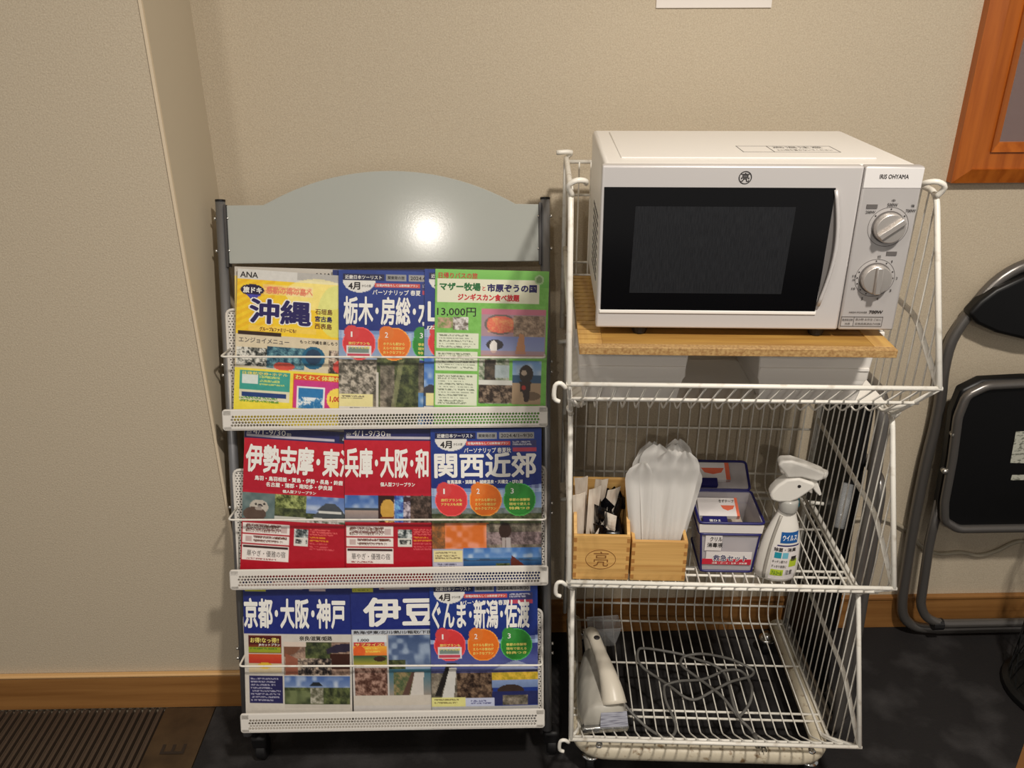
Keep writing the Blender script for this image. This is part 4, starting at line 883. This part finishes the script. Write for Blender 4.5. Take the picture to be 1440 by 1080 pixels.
# tall translucent sleeves in the second holder
hs = [0.232,0.252,0.262,0.268,0.256,0.250,0.258,0.264,0.268,0.255,0.236,0.214]
spec = [(0.133+0.0060*i, ((0.129+0.0078*i)-(0.133+0.0060*i))/0.105, hs[i]-0.006, 0.029 if i % 3 else 0.033) for i in range(12)]
for i, (u, lean, hgt, hw) in enumerate(spec):
    o = item('plastic_sleeve', 'tall translucent white plastic sleeve fanned out in the plain wooden holder', 'plastic sleeve', u, 0.150 + 0.010*(i % 3), F1+0.005, 'translucent sleeves in the plain wooden holder')
    vs = []; NZ = 20; NXs = 10
    for side in (-1, 1):
        for k in range(NZ+1):
            t = k/NZ; z = hgt*t
            cx = lean*0.105*t + 0.010*lean*math.sin(PI*t)*1.0
            ww = (0.008 + (hw*0.9-0.008)*min(1, t*1.2)) * (1 if t < 0.84 else (max(0.12, 1-((t-0.84)/0.162)**2.6))**0.6)
            for j in range(NXs+1):
                s = j/NXs*2-1
                fold = 0.0035*math.sin(s*5+i*1.3+t*2)*min(1,t*2+0.2)
                vs.append((cx + s*ww, fold + side*0.0012*(1-s*s), z))
    fs = []
    n1 = (NZ+1)*(NXs+1)
    for sd in (0,1):
        for k in range(NZ):
            for j in range(NXs):
                a = sd*n1 + k*(NXs+1)+j; f = (a,a+1,a+NXs+2,a+NXs+1); fs.append(f if sd==0 else f[::-1])
    MB().add(vs, fs).build('sleeve', m_bag, o, smooth=True)

# first-aid case, open
kt = item('first_aid_case', 'open translucent plastic case with navy rims, between the wooden holders and the spray bottle', 'case', 0.296, 0.206, F1)
kw0, kw1, kd, kh = 0.046, 0.056, 0.052, 0.108   # half widths bottom/top, half depth, height
def krect(z, ins=0.0):
    w = kw0 + (kw1-kw0)*z/kh - ins; return [(-w,-kd+ins,z),(w,-kd+ins,z),(w,kd-ins,z),(-w,kd-ins,z)]
mb = MB(); rs = [krect(0),krect(kh*0.5),krect(kh),krect(kh,0.002),krect(0.003,0.002)]; vs = [p for r_ in rs for p in r_]; fs = [(3,2,1,0)]
for i in range(4):
    for k in range(4): fs.append((i*4+k,i*4+(k+1)%4,(i+1)*4+(k+1)%4,(i+1)*4+k))
fs.append((16,17,18,19)); mb.add(vs, fs).build('body', m_kit, kt)
def rim(z, r_, nm, m, grow=0.002):
    q = krect(z, -grow); MB().tube(fillet(q, 0.008, 4, closed=True), r_, 6, closed=True).build(nm, m, kt, smooth=True)
rim(0.084, 0.0022, 'lower_rim', m_kitblue); rim(kh, 0.0026, 'upper_rim', m_kitblue)
q0, q1 = krect(0.087,-0.002), krect(kh-0.003,-0.0022)
MB().add(q0+q1, [(0,1,5,4),(1,2,6,5),(2,3,7,6),(3,0,4,7)]).build('gasket', m_kitwhite, kt)
rim(0.002, 0.0022, 'base_rim', m_kitblue, 0.001)
for s in (-1,1):
    MB().tube([(s*kw0,-kd-0.001,0.002),(s*(kw0+0.007),-kd-0.001,0.084)],0.0018,6).build('corner_edge', m_kitblue, kt)
def KF(x, z): return (x, -kd-0.0030, z)
MB().box(-0.040,-kd-0.0022,0.018,0.043,-kd-0.0016,0.046).build('front_label', m_label, kt); MB().box(-0.046,-kd-0.0026,0.018,0.043,-kd-0.0022,0.030).build('red_band', m_lred, kt)
MB().box(-0.044,-kd-0.0022,0.048,-0.014,-kd-0.0016,0.082).build('white_label', m_label, kt)
text(kt, 'lettering', '救急セット', -0.028, 0.025, 0.036, 0.041, KF, m_tw, 0.08); text(kt, 'lettering', '救急セット', -0.027, 0.026, 0.035, 0.040, lambda a,b:(a,-kd-0.0034,b), m_tnavy, 0.02)
text(kt, 'lettering', '消毒液', -0.040, 0.056, -0.012, 0.066, KF, m_ink, 0.02); text(kt, 'lettering', 'クリル', -0.036, 0.069, -0.014, 0.079, KF, m_ink, 0.02); text(kt, 'lettering', '消毒・ガーゼ・包帯・絆創膏', -0.028, 0.0195, 0.036, 0.0235, KF, m_tw, 0.01)
MB().box(-0.040,-0.040,0.004,0.040,0.044,0.060).build('contents', m_sleeve, kt)
def packs(z, yoff, tilt, par):
    def tf(x, y, zz): return (x, yoff + y*math.cos(tilt) - zz*math.sin(tilt), z + y*math.sin(tilt) + zz*math.cos(tilt))
    MB().box(-0.050,-0.006,0,0.024,0.036,0.010).xf(tf).build('bandage_box_or_reflection', m_label, par, bevel=0.001)
    MB().prism([(-0.008,0.012),(0.018,0.012),(0.014,0.004),(0.004,0.0),(-0.004,0.004)], lambda a,b: tf(a,b+0.006,0.0103), lambda a,b: tf(a,b+0.006,0.0100)).build('orange_print_or_reflection', m_lorange, par)
    MB().box(0.0195,-0.006,0.0,0.0245,0.036,0.0104).xf(tf).build('red_edge_or_reflection', m_lorange, par)
    MB().box(-0.045,-0.034,0,0.000,-0.008,0.012).xf(tf).build('blue_packet_or_reflection', m_kitblue, par, bevel=0.001)
    text(par, 'lettering', '温ひえ', -0.034, -0.022, -0.012, -0.016, lambda a,b: tf(a,b,0.0125), m_tw, 0.02)
    text(par, 'lettering', 'きずテープ', -0.010, 0.024, 0.018, 0.031, lambda a,b: tf(a,b,0.0106), m_ink, 0.02)
packs(0.088, -0.002, 0.35, kt)
# lid hinged open at the back
LT = math.radians(28)
def lidf(x, y, zz): return (x, kd+0.004 + y*math.cos(LT) - zz*math.sin(LT), kh+0.001 + y*math.sin(LT) + zz*math.cos(LT))
ld = MB().box(-kw1+0.002,0.0,-0.001,kw1-0.002,0.062,0.001).xf(lidf).build('lid', m_kit, kt)
MB().tube(fillet([lidf(-kw1,0,0.002),lidf(kw1,0,0.002),lidf(kw1,0.064,0.002),lidf(-kw1,0.064,0.002)],0.008,4,closed=True),0.0026,6,closed=True).build('lid_rim', m_kitblue, ld, smooth=True)
MB().box(-0.046,0.018,0.0012,0.020,0.056,0.009).xf(lidf).build('bandage_box_or_reflection', m_label, ld)  # solid packets on the lid imitate the reflection of the contents
MB().box(0.012,0.018,0.0012,0.020,0.056,0.0094).xf(lidf).build('red_edge_or_reflection', m_lorange, ld)
MB().prism([(-0.034,0.044),(0.010,0.044),(0.004,0.034),(-0.012,0.030),(-0.028,0.034)], lambda a,b: lidf(a,b,0.0095), lambda a,b: lidf(a,b,0.0090)).build('orange_print_or_reflection', m_lorange, ld)
MB().box(-0.044,0.004,0.0012,-0.006,0.020,0.012).xf(lidf).build('blue_packet_or_reflection', m_kitblue, ld)

# spray bottles
def spray(name, label, u, v, rz, front_label, sc_=1.0):
    o = item(name, label, 'spray bottle', u, v, F1, rz=rz); o.scale = (sc_, sc_, sc_)
    prof = [(0.030,0.0),(0.036,0.004),(0.0375,0.020),(0.0365,0.045),(0.0340,0.072),(0.0295,0.095),(0.0235,0.115),(0.0180,0.130),(0.0150,0.140),(0.0140,0.150)]
    MB().lathe(prof, 32, sx=1.0, sy=0.66).xf(lambda x,y,z: (x + 0.006*z/0.15, y, z)).build('bottle', m_bottle, o, smooth=True)
    MB().lathe([(0.0155,0),(0.0165,0.003),(0.0165,0.020),(0.0145,0.024)], 20, (0.006,0,0.142)).build('collar', m_collar, o, smooth=True)
    # stripe down the left shoulder
    st = []
    for k in range(12):
        z = 0.008 + k*0.0115; 
        rr = np.interp(z, [p[1] for p in prof], [p[0] for p in prof]); a = math.radians(232)
        st.append((rr*math.cos(a)*1.02 + 0.006*z/0.15, rr*0.66*math.sin(a)*1.05, z))
    MB().tube(st, 0.0028, 6).build('side_stripe', m_bottleg, o, smooth=True)
    # trigger head
    hd = [(-0.022,0.184),(-0.024,0.176),(-0.020,0.166),(-0.008,0.163),(0.012,0.165),(0.024,0.172),(0.036,0.184),(0.050,0.199),(0.046,0.206),(0.020,0.214),(0.000,0.210),(-0.014,0.197)]
    MB().prism(hd, lambda x,z:(x-0.006,-0.013,z), lambda x,z:(x-0.006,0.013,z)).build('head_body', m_bottle, o, bevel=0.006, bseg=3)
    SH = -0.016
    tp = [(-0.008,0.232),(-0.004,0.241),(0.014,0.243),(0.040,0.235),(0.072,0.223),(0.070,0.209),(0.060,0.205),(0.034,0.211),(0.010,0.208),(0.004,0.218)]
    MB().prism(tp, lambda x,z:(x+SH,-0.012,z+0.004), lambda x,z:(x+SH,0.012,z+0.004)).build('head_cap', m_bottle, o, bevel=0.004, bseg=3)
    MB().tube([(0.068+SH,0,0.2205),(0.076+SH,0,0.2180)],0.0085,12).build('nozzle', m_bottle, o, smooth=True)
    MB().prism([(0.044,0.206),(0.056,0.203),(0.062,0.190),(0.068,0.176),(0.064,0.173),(0.056,0.181),(0.046,0.194)], lambda x,z:(x-0.010,-0.006,z+0.004), lambda x,z:(x-0.010,0.006,z+0.004)).build('trigger', m_bottle, o, bevel=0.002)
    MB().lathe([(0.003,0),(0.003,0.0006)],10).xf(lambda a,b,c_: (0.016+a,-0.0132-c_,0.199+b)).build('pivot', m_ink, o)
    # curved labels on the front
    def LB(x, z, off=0.0006):
        rr = float(np.interp(z, [p[1] for p in prof], [p[0] for p in prof])); xx = max(-0.98, min(0.98, x/rr)); 
        return (x + 0.006*z/0.15, -math.sqrt(1-xx*xx)*rr*0.66 - off, z)
    def patch(x0,za,x1,zb_,m,nm='label', off=0.0006):
        nx=8; nz=6; vs=[LB(x0+(x1-x0)*i/nx, za+(zb_-za)*j/nz, off) for j in range(nz+1) for i in range(nx+1)]
        MB().add(vs,[(j*(nx+1)+i,j*(nx+1)+i+1,(j+1)*(nx+1)+i+1,(j+1)*(nx+1)+i) for j in range(nz) for i in range(nx)]).build(nm, m, o)
    if front_label:
        patch(-0.016,0.008,0.030,0.078,m_label); patch(-0.006,0.085,0.024,0.106,m_lblue,off=0.0009); patch(-0.014,0.017,0.008,0.030,m_lgreen,off=0.0009); patch(0.016,0.036,0.029,0.052,m_lgreen,off=0.0009)
        patch(-0.012,0.054,0.000,0.066,m_lteal,off=0.0009); patch(0.002,0.054,0.012,0.066,mat('label_sky', rgb(110,180,200), 0.45),off=0.0009); patch(0.018,0.048,0.027,0.058,m_ink,off=0.0009); patch(-0.010,0.0785,0.028,0.081,m_kitblue,off=0.0009)
        T_ = lambda s,x0,za,x1,zb_,m: text(o,'lettering',s,x0,za,x1,zb_,lambda a,b: LB(a,b,0.0013),m,0.02)
        T_('ウイルス', -0.003,0.090,0.022,0.101,m_tw); T_('除菌・消臭', -0.014,0.068,0.024,0.076,m_ink); T_('キッチン周りの', -0.014,0.044,0.012,0.050,m_inkg); T_('すっきり清潔に', -0.014,0.034,0.012,0.040,m_inkg); T_('アルコール', -0.012,0.019,0.006,0.027,m_tgreen); T_('注意', 0.012,0.020,0.024,0.030,m_inkg)
    else:
        patch(-0.026,0.010,0.026,0.115,mat('pale_blue_label', rgb(190,206,220), 0.45)); patch(-0.020,0.084,0.022,0.088,m_kitblue,off=0.0009); patch(-0.020,0.030,0.020,0.060,m_lteal,off=0.0009)
        MB().prism([(0.004,0.150),(0.016,0.126),(0.030,0.150),(0.026,0.176)], lambda x,z:(x,-0.0145,z), lambda x,z:(x,-0.0135,z)).build('teal_print', m_lteal, o)
    return o
spray('spray_bottle', 'white trigger spray bottle with a blue and green label beside the first-aid case', 0.383, 0.148, -0.10, True, 1.0)
spray('spray_bottle', 'pale blue labelled spray bottle half hidden behind the white one', 0.402, 0.206, 0.0, False, 0.80)

# ------------------------------------------------------------------ bottom basket: iron
F2 = B3[2] - 0.0895
ir = item('clothes_iron', 'small grey and ivory clothes iron lying in the bottom basket', 'iron', 0.088, 0.118, F2, rz=0.10)
def foot(sx, z):   # teardrop outline: heel at y=0, tip at y=0.2
    pts = []
    for k in range(0, 17):
        t = k/16; y = 0.212*t; w = 0.047*(1-t**2.4)**0.75*(0.86+0.14*min(1,t*6)); pts.append((w, y))
    out = [(w*sx, y, z) for w, y in pts] + [(-w*sx, y, z) for w, y in pts[::-1]][1:]
    return out
mb = MB(); a, b = foot(1.0, 0.0), foot(1.0, 0.007); n = len(a)
mb.add(a+b, [tuple(range(n))[::-1], tuple(range(n, 2*n))] + [(i,(i+1)%n,n+(i+1)%n,n+i) for i in range(n)]).build('soleplate', m_sole, ir)
mb = MB(); lv = [(1.05,0.0075,1.0),(1.05,0.022,1.0),(0.97,0.038,0.985),(0.84,0.052,0.95),(0.62,0.062,0.90),(0.3,0.066,0.8)]
vs = []
for s_, z, ys in lv: vs += [(x, 0.004 + y*ys + (1-ys)*0.03, zz) for x, y, zz in foot(s_, z)]
fs = [tuple(range(n))[::-1], tuple((len(lv)-1)*n + k for k in range(n))] + [(l*n+i, l*n+(i+1)%n, (l+1)*n+(i+1)%n, (l+1)*n+i) for l in range(len(lv)-1) for i in range(n)]
mb.add(vs, fs).build('body', m_iron, ir, smooth=True)
hp = smooth_path([(-0.002,0.180,0.050),(-0.006,0.188,0.085),(-0.004,0.170,0.106),(0.000,0.135,0.108),(0.006,0.095,0.102),(0.011,0.062,0.092),(0.015,0.036,0.078),(0.017,0.016,0.060)],3)
rr = [0.0125 if i < 11 else 0.0125 + (i-11)*0.0011 for i in range(len(hp))]
MB().tube(hp, rr, 14).xf(lambda x,y,z: ((x-0.006)*1.1+0.006, y, z)).build('handle', m_ironh, ir, smooth=True)
MB().lathe([(0.0055,0),(0.0065,0.002),(0.004,0.004)],12,(0.000,0.140,0.1195)).build('screw', m_ink, ir)
MB().lathe([(0.005,0),(0.0065,0.002),(0.004,0.004)],12).xf(lambda a,b,c_:(0.014+a, 0.018-0.65*c_+b*0.7, 0.081+0.75*c_+b*0.65)).build('screw', m_screw, ir)
MB().add([(-0.012,-0.006,0.022),(0.044,-0.006,0.022),(0.042,0.006,0.050),(-0.010,0.006,0.050)],[(0,1,2,3)]).build('rating_label', mat('grey_label', rgb(176,178,190), 0.5, noise=((30,30,600),2,rgb(120,120,134),0.45,0.6)), ir, solid=0.001)
MB().box(-0.047,-0.0055,0.004,0.047,0.010,0.020).build('heel_rest', m_sole, ir, bevel=0.004)
wc = item('water_cup', 'small clear plastic water cup behind the iron in the bottom basket', 'cup', 0.098, 0.385, F2, rz=0.1)
mb = MB(); q = [(-0.030,-0.018,0),(0.026,-0.018,0),(0.026,0.018,0),(-0.030,0.018,0)]; q2 = [(-0.034,-0.022,0.050),(0.038,-0.022,0.052),(0.038,0.022,0.052),(-0.034,0.022,0.050)]
mb.add(q+q2, [(3,2,1,0),(0,1,5,4),(1,2,6,5),(2,3,7,6),(3,0,4,7)]).build('cup', m_clear, wc, solid=0.0016)
MB().tube(q2, 0.0014, 6, closed=True).build('rim', m_clear, wc)
CORD = [[0.0951,0.1924,0.178],[0.126,0.1672,0.135],[0.1657,0.1341,0.1107],[0.1935,0.1089,0.110],[0.2084,0.0988,0.1139],[0.2247,0.1144,0.1092],[0.2309,0.1376,0.1074],[0.2269,0.1573,0.1125],[0.2185,0.1991,0.1117],[0.2206,0.2392,0.1071],[0.2284,0.2465,0.1102],[0.2584,0.254,0.1135],[0.3047,0.2655,0.1072],[0.345,0.2856,0.1076],[0.3529,0.2868,0.113],[0.385,0.2961,0.1085],[0.4013,0.2843,0.1067],[0.4059,0.2422,0.112],[0.3934,0.2008,0.1111],[0.3657,0.1668,0.107],[0.357,0.1699,0.1108],[0.3385,0.211,0.1131],[0.3142,0.2513,0.1068],[0.2915,0.2755,0.1082],[0.2684,0.2968,0.113],[0.2676,0.319,0.1078],[0.2784,0.3346,0.1071],[0.3007,0.3354,0.1134],[0.3217,0.3403,0.1104],[0.3451,0.3405,0.107],[0.3791,0.3241,0.1115],[0.4083,0.3028,0.1127],[0.4223,0.2954,0.1065],[0.4103,0.2762,0.1089],[0.3649,0.2546,0.1139],[0.3258,0.2356,0.1072],[0.2844,0.2087,0.1075],[0.2587,0.2079,0.1137],[0.2348,0.2398,0.1098],[0.2096,0.2684,0.1072],[0.182,0.2909,0.112],[0.1726,0.3165,0.1122],[0.1773,0.351,0.1072],[0.1889,0.3548,0.1096],[0.2222,0.3459,0.1137],[0.2718,0.3417,0.1067],[0.3045,0.3263,0.1071],[0.3339,0.3043,0.1139],[0.3566,0.2844,0.1091],[0.36,0.2434,0.1064],[0.3572,0.1888,0.1126],[0.364,0.1538,0.1116],[0.3768,0.1383,0.1071],[0.383,0.120,0.1083]]
CORD = [(x-0.088, y-0.118, z-F2) for x, y, z in CORD]
a_ = 0.10
CORD = [(x*math.cos(a_)+y*math.sin(a_), -x*math.sin(a_)+y*math.cos(a_), z) for x, y, z in CORD]
cd = MB().tube(smooth_path(CORD, 4), 0.0030, 8).build('power_cord', m_cord, ir, smooth=True)
e = Vector(CORD[-1]); MB().tube([e, e+Vector((0.004,-0.012,0.0)), e+Vector((0.006,-0.030,0.002))],[0.0045,0.0075,0.0085],10).build('plug', m_cord, cd, smooth=True)
for s in (-1,1): MB().box(e.x+0.006+s*0.004-0.001,e.y-0.045,e.z,e.x+0.006+s*0.004+0.001,e.y-0.028,e.z+0.005).build('plug_pin', m_chrome, cd)

# ------------------------------------------------------------------ folding chairs
def mirror(pts, xc): return [(x-xc, z) for x, z in pts] + [(xc-x, z) for x, z in pts[::-1]]
LOOPP = [(1.061,0.941),(1.019,0.907),(0.982,0.846),(0.958,0.786),(0.955,0.718),(0.962,0.651),(0.964,0.582),(0.962,0.492),(0.965,0.34),(0.973,0.199),(0.98,0.103),(0.995,0.055),(1.029,0.027),(1.083,0.019)]
XC = 1.19
def chair(name, label, loc, rz, sx=1.0):
    o = empty(name, loc, rz); tag(o, label, 'folding chair', None)
    def yy(z): return 0.016*z - 0.0
    lp = mirror([(1.10,0.955),(1.061,0.941)] + LOOPP[1:], XC)
    half = len(lp)//2
    left = [(x*sx, yy(z), z) for x, z in lp[:half]][::-1]      # from the foot up to the crown
    right = [(x*sx, yy(z), z) for x, z in lp[half:]][::-1]
    loop3 = smooth_path([left[0]] + left[1:] + right[0:][0:0], 3) + smooth_path([(x,y,z) for x,y,z in reversed([( -p[0],p[1],p[2]) for p in left])], 3)
    MB().tube(loop3, 0.0125, 12, closed=True).build('frame', m_chairt, o, smooth=True)
    inn = [(0.988,0.42),(0.988,0.304),(1.004,0.119),(1.026,0.08),(1.065,0.061)]
    ip = mirror(inn, XC); MB().tube(fillet([(x*sx*0.985, -0.030, z) for x, z in ip],0.03,4), 0.0110, 10).build('rear_leg_loop', m_chairt, o, smooth=True)
    seat = mirror([(1.102,0.716),(1.013,0.712),(0.975,0.690),(0.968,0.64),(0.979,0.536),(0.985,0.427),(0.995,0.379),(1.03,0.356)], XC)
    MB().tube(fillet([(x*sx, -0.058, z) for x, z in seat],0.01,2,closed=True), 0.0100, 10, closed=True).build('seat_frame', m_chairt, o, smooth=True)
    MB().prism([(x*sx*1.03, (z-0.54)*1.04+0.541) for x, z in seat], lambda x,z:(x,-0.048,z), lambda x,z:(x,-0.020,z)).build('seat', m_vinyl, o, bevel=0.006)
    MB().prism([(x*sx*0.97, (z-0.54)*0.97+0.54) for x, z in seat], lambda x,z:(x,-0.056,z), lambda x,z:(x,-0.0485,z)).build('seat_underside', m_vinyl, o)
    pad = mirror([(0.966,0.852),(0.985,0.880),(1.012,0.907),(1.062,0.934),(1.12,0.944)], XC) + mirror([(1.12,0.789),(1.099,0.793),(1.035,0.809),(0.988,0.830)], XC)[::-1][0:0]
    low = [(0.988,0.830),(1.035,0.809),(1.099,0.793),(1.14,0.789)]
    pad = [(x-XC, z) for x, z in [(0.966,0.852),(0.985,0.880),(1.012,0.905),(1.062,0.932),(1.12,0.942)]]
    pad = pad + [(-x, z) for x, z in pad[::-1]] + [(XC-x, z) for x, z in low] + [(x-XC, z) for x, z in low[::-1]]
    MB().prism([(x*sx, z) for x, z in pad], lambda x,z:(x,-0.012,z), lambda x,z:(x,0.020,z)).build('backrest', m_vinyl, o, bevel=0.008, bseg=3)
    for z in (0.598, 0.508):
        MB().tube([((0.968-XC)*sx,-0.05,z),((0.968-XC)*sx,-0.064,z)],0.006,10).build('rivet', m_screw, o, smooth=True)
    MB().lathe([(0.0145,-0.012),(0.0145,0.012)],12).xf(lambda a,b,c_:((1.06-XC)*sx+c_, a-0.030, 0.060+b)).build('foot_cap', m_dark, o)
    MB().lathe([(0.0145,-0.012),(0.0145,0.012)],12).xf(lambda a,b,c_:((XC-1.06)*sx+c_, a-0.030, 0.060+b)).build('foot_cap', m_dark, o)
    return o
ch = chair('folding_chair', 'grey tubular folding chair with black vinyl seat, folded flat against the wall at far right', (XC, 1.608, 0.0), 0.0)
MB().add([(1.101-XC,-0.0575,0.603),(1.160-XC,-0.0575,0.603),(1.158-XC,-0.0575,0.524),(1.108-XC,-0.0575,0.526)][::-1],[(0,1,2,3)]).xf(lambda x,y,z:(x,y,z)).build('sticker', m_sticker, ch, solid=0.0006)
MB().box(1.120-XC,-0.0575,0.482,1.19-XC,-0.0568,0.495).build('sticker', m_sticker, ch)
# narrow folded stool standing on edge beside the cart
st = empty('folded_stool', (0.712, 1.335, 0)); tag(st, 'dark folded stool with a grey tube frame, on edge between cart and folding chair', 'stool')
MB().tube(fillet([(0,-0.045,0.013),(0.0,0.035,0.775),(0,0.285,0.775),(0,0.285,0.013)],0.05,6,closed=True), 0.0125, 12, closed=True).build('frame', m_chairt, st, smooth=True)
MB().tube(fillet([(0.028,-0.010,0.013),(0.024,0.030,0.60),(0.024,0.270,0.60),(0.028,0.270,0.013)],0.04,6,closed=True), 0.0105, 12, closed=True).build('leg_loop', m_chairt, st, smooth=True)
MB().prism([(0.060,0.20),(0.272,0.20),(0.272,0.745),(0.085,0.745)], lambda y,z:(-0.012,y,z), lambda y,z:(0.012,y,z)).build('seat', m_vinyl, st, bevel=0.008)
MB().prism([(0.040,0.05),(0.272,0.05),(0.272,0.19),(0.050,0.19)], lambda y,z:(-0.006,y,z), lambda y,z:(0.006,y,z)).build('lower_panel', m_vinyl, st, bevel=0.003)
MB().tube([(-0.014,0.085,0.560),(-0.030,0.055,0.475)],[0.012,0.010],12).build('latch_lever', m_clear, st, smooth=True)

# black wire umbrella stand at the right edge
ws = empty('umbrella_stand', (1.272, 1.405, 0)); tag(ws, 'black wire mesh stand with a round base at the right edge of the floor', 'umbrella stand')
MB().lathe([(0.110,0),(0.122,0.004),(0.122,0.016),(0.112,0.024),(0.098,0.024),(0.096,0.010),(0.02,0.010)],36).build('base', m_blackwire, ws, bevel=0.001)
R_ = 0.108
for z in (0.012, 0.21, 0.42):
    MB().tube([(R_*math.cos(a*PI/18),R_*math.sin(a*PI/18),z+0.004) for a in range(36)],0.003,6,closed=True).build('ring', m_blackwire, ws)
for sgn in (1,-1):
    for k in range(22):
        a0 = 2*PI*k/22; MB().tube([(R_*math.cos(a0+sgn*1.4*j/8),R_*math.sin(a0+sgn*1.4*j/8),0.014+0.41*j/8) for j in range(9)],0.0014,5).build('mesh_wire', m_blackwire, ws)

# wooden post at the lower right corner
tag(MB().box(0.872,0.75,0.0,0.972,1.0,0.42).build('wooden_post', m_pillar, bevel=0.002), 'orange wooden post at the very lower right corner', 'post')
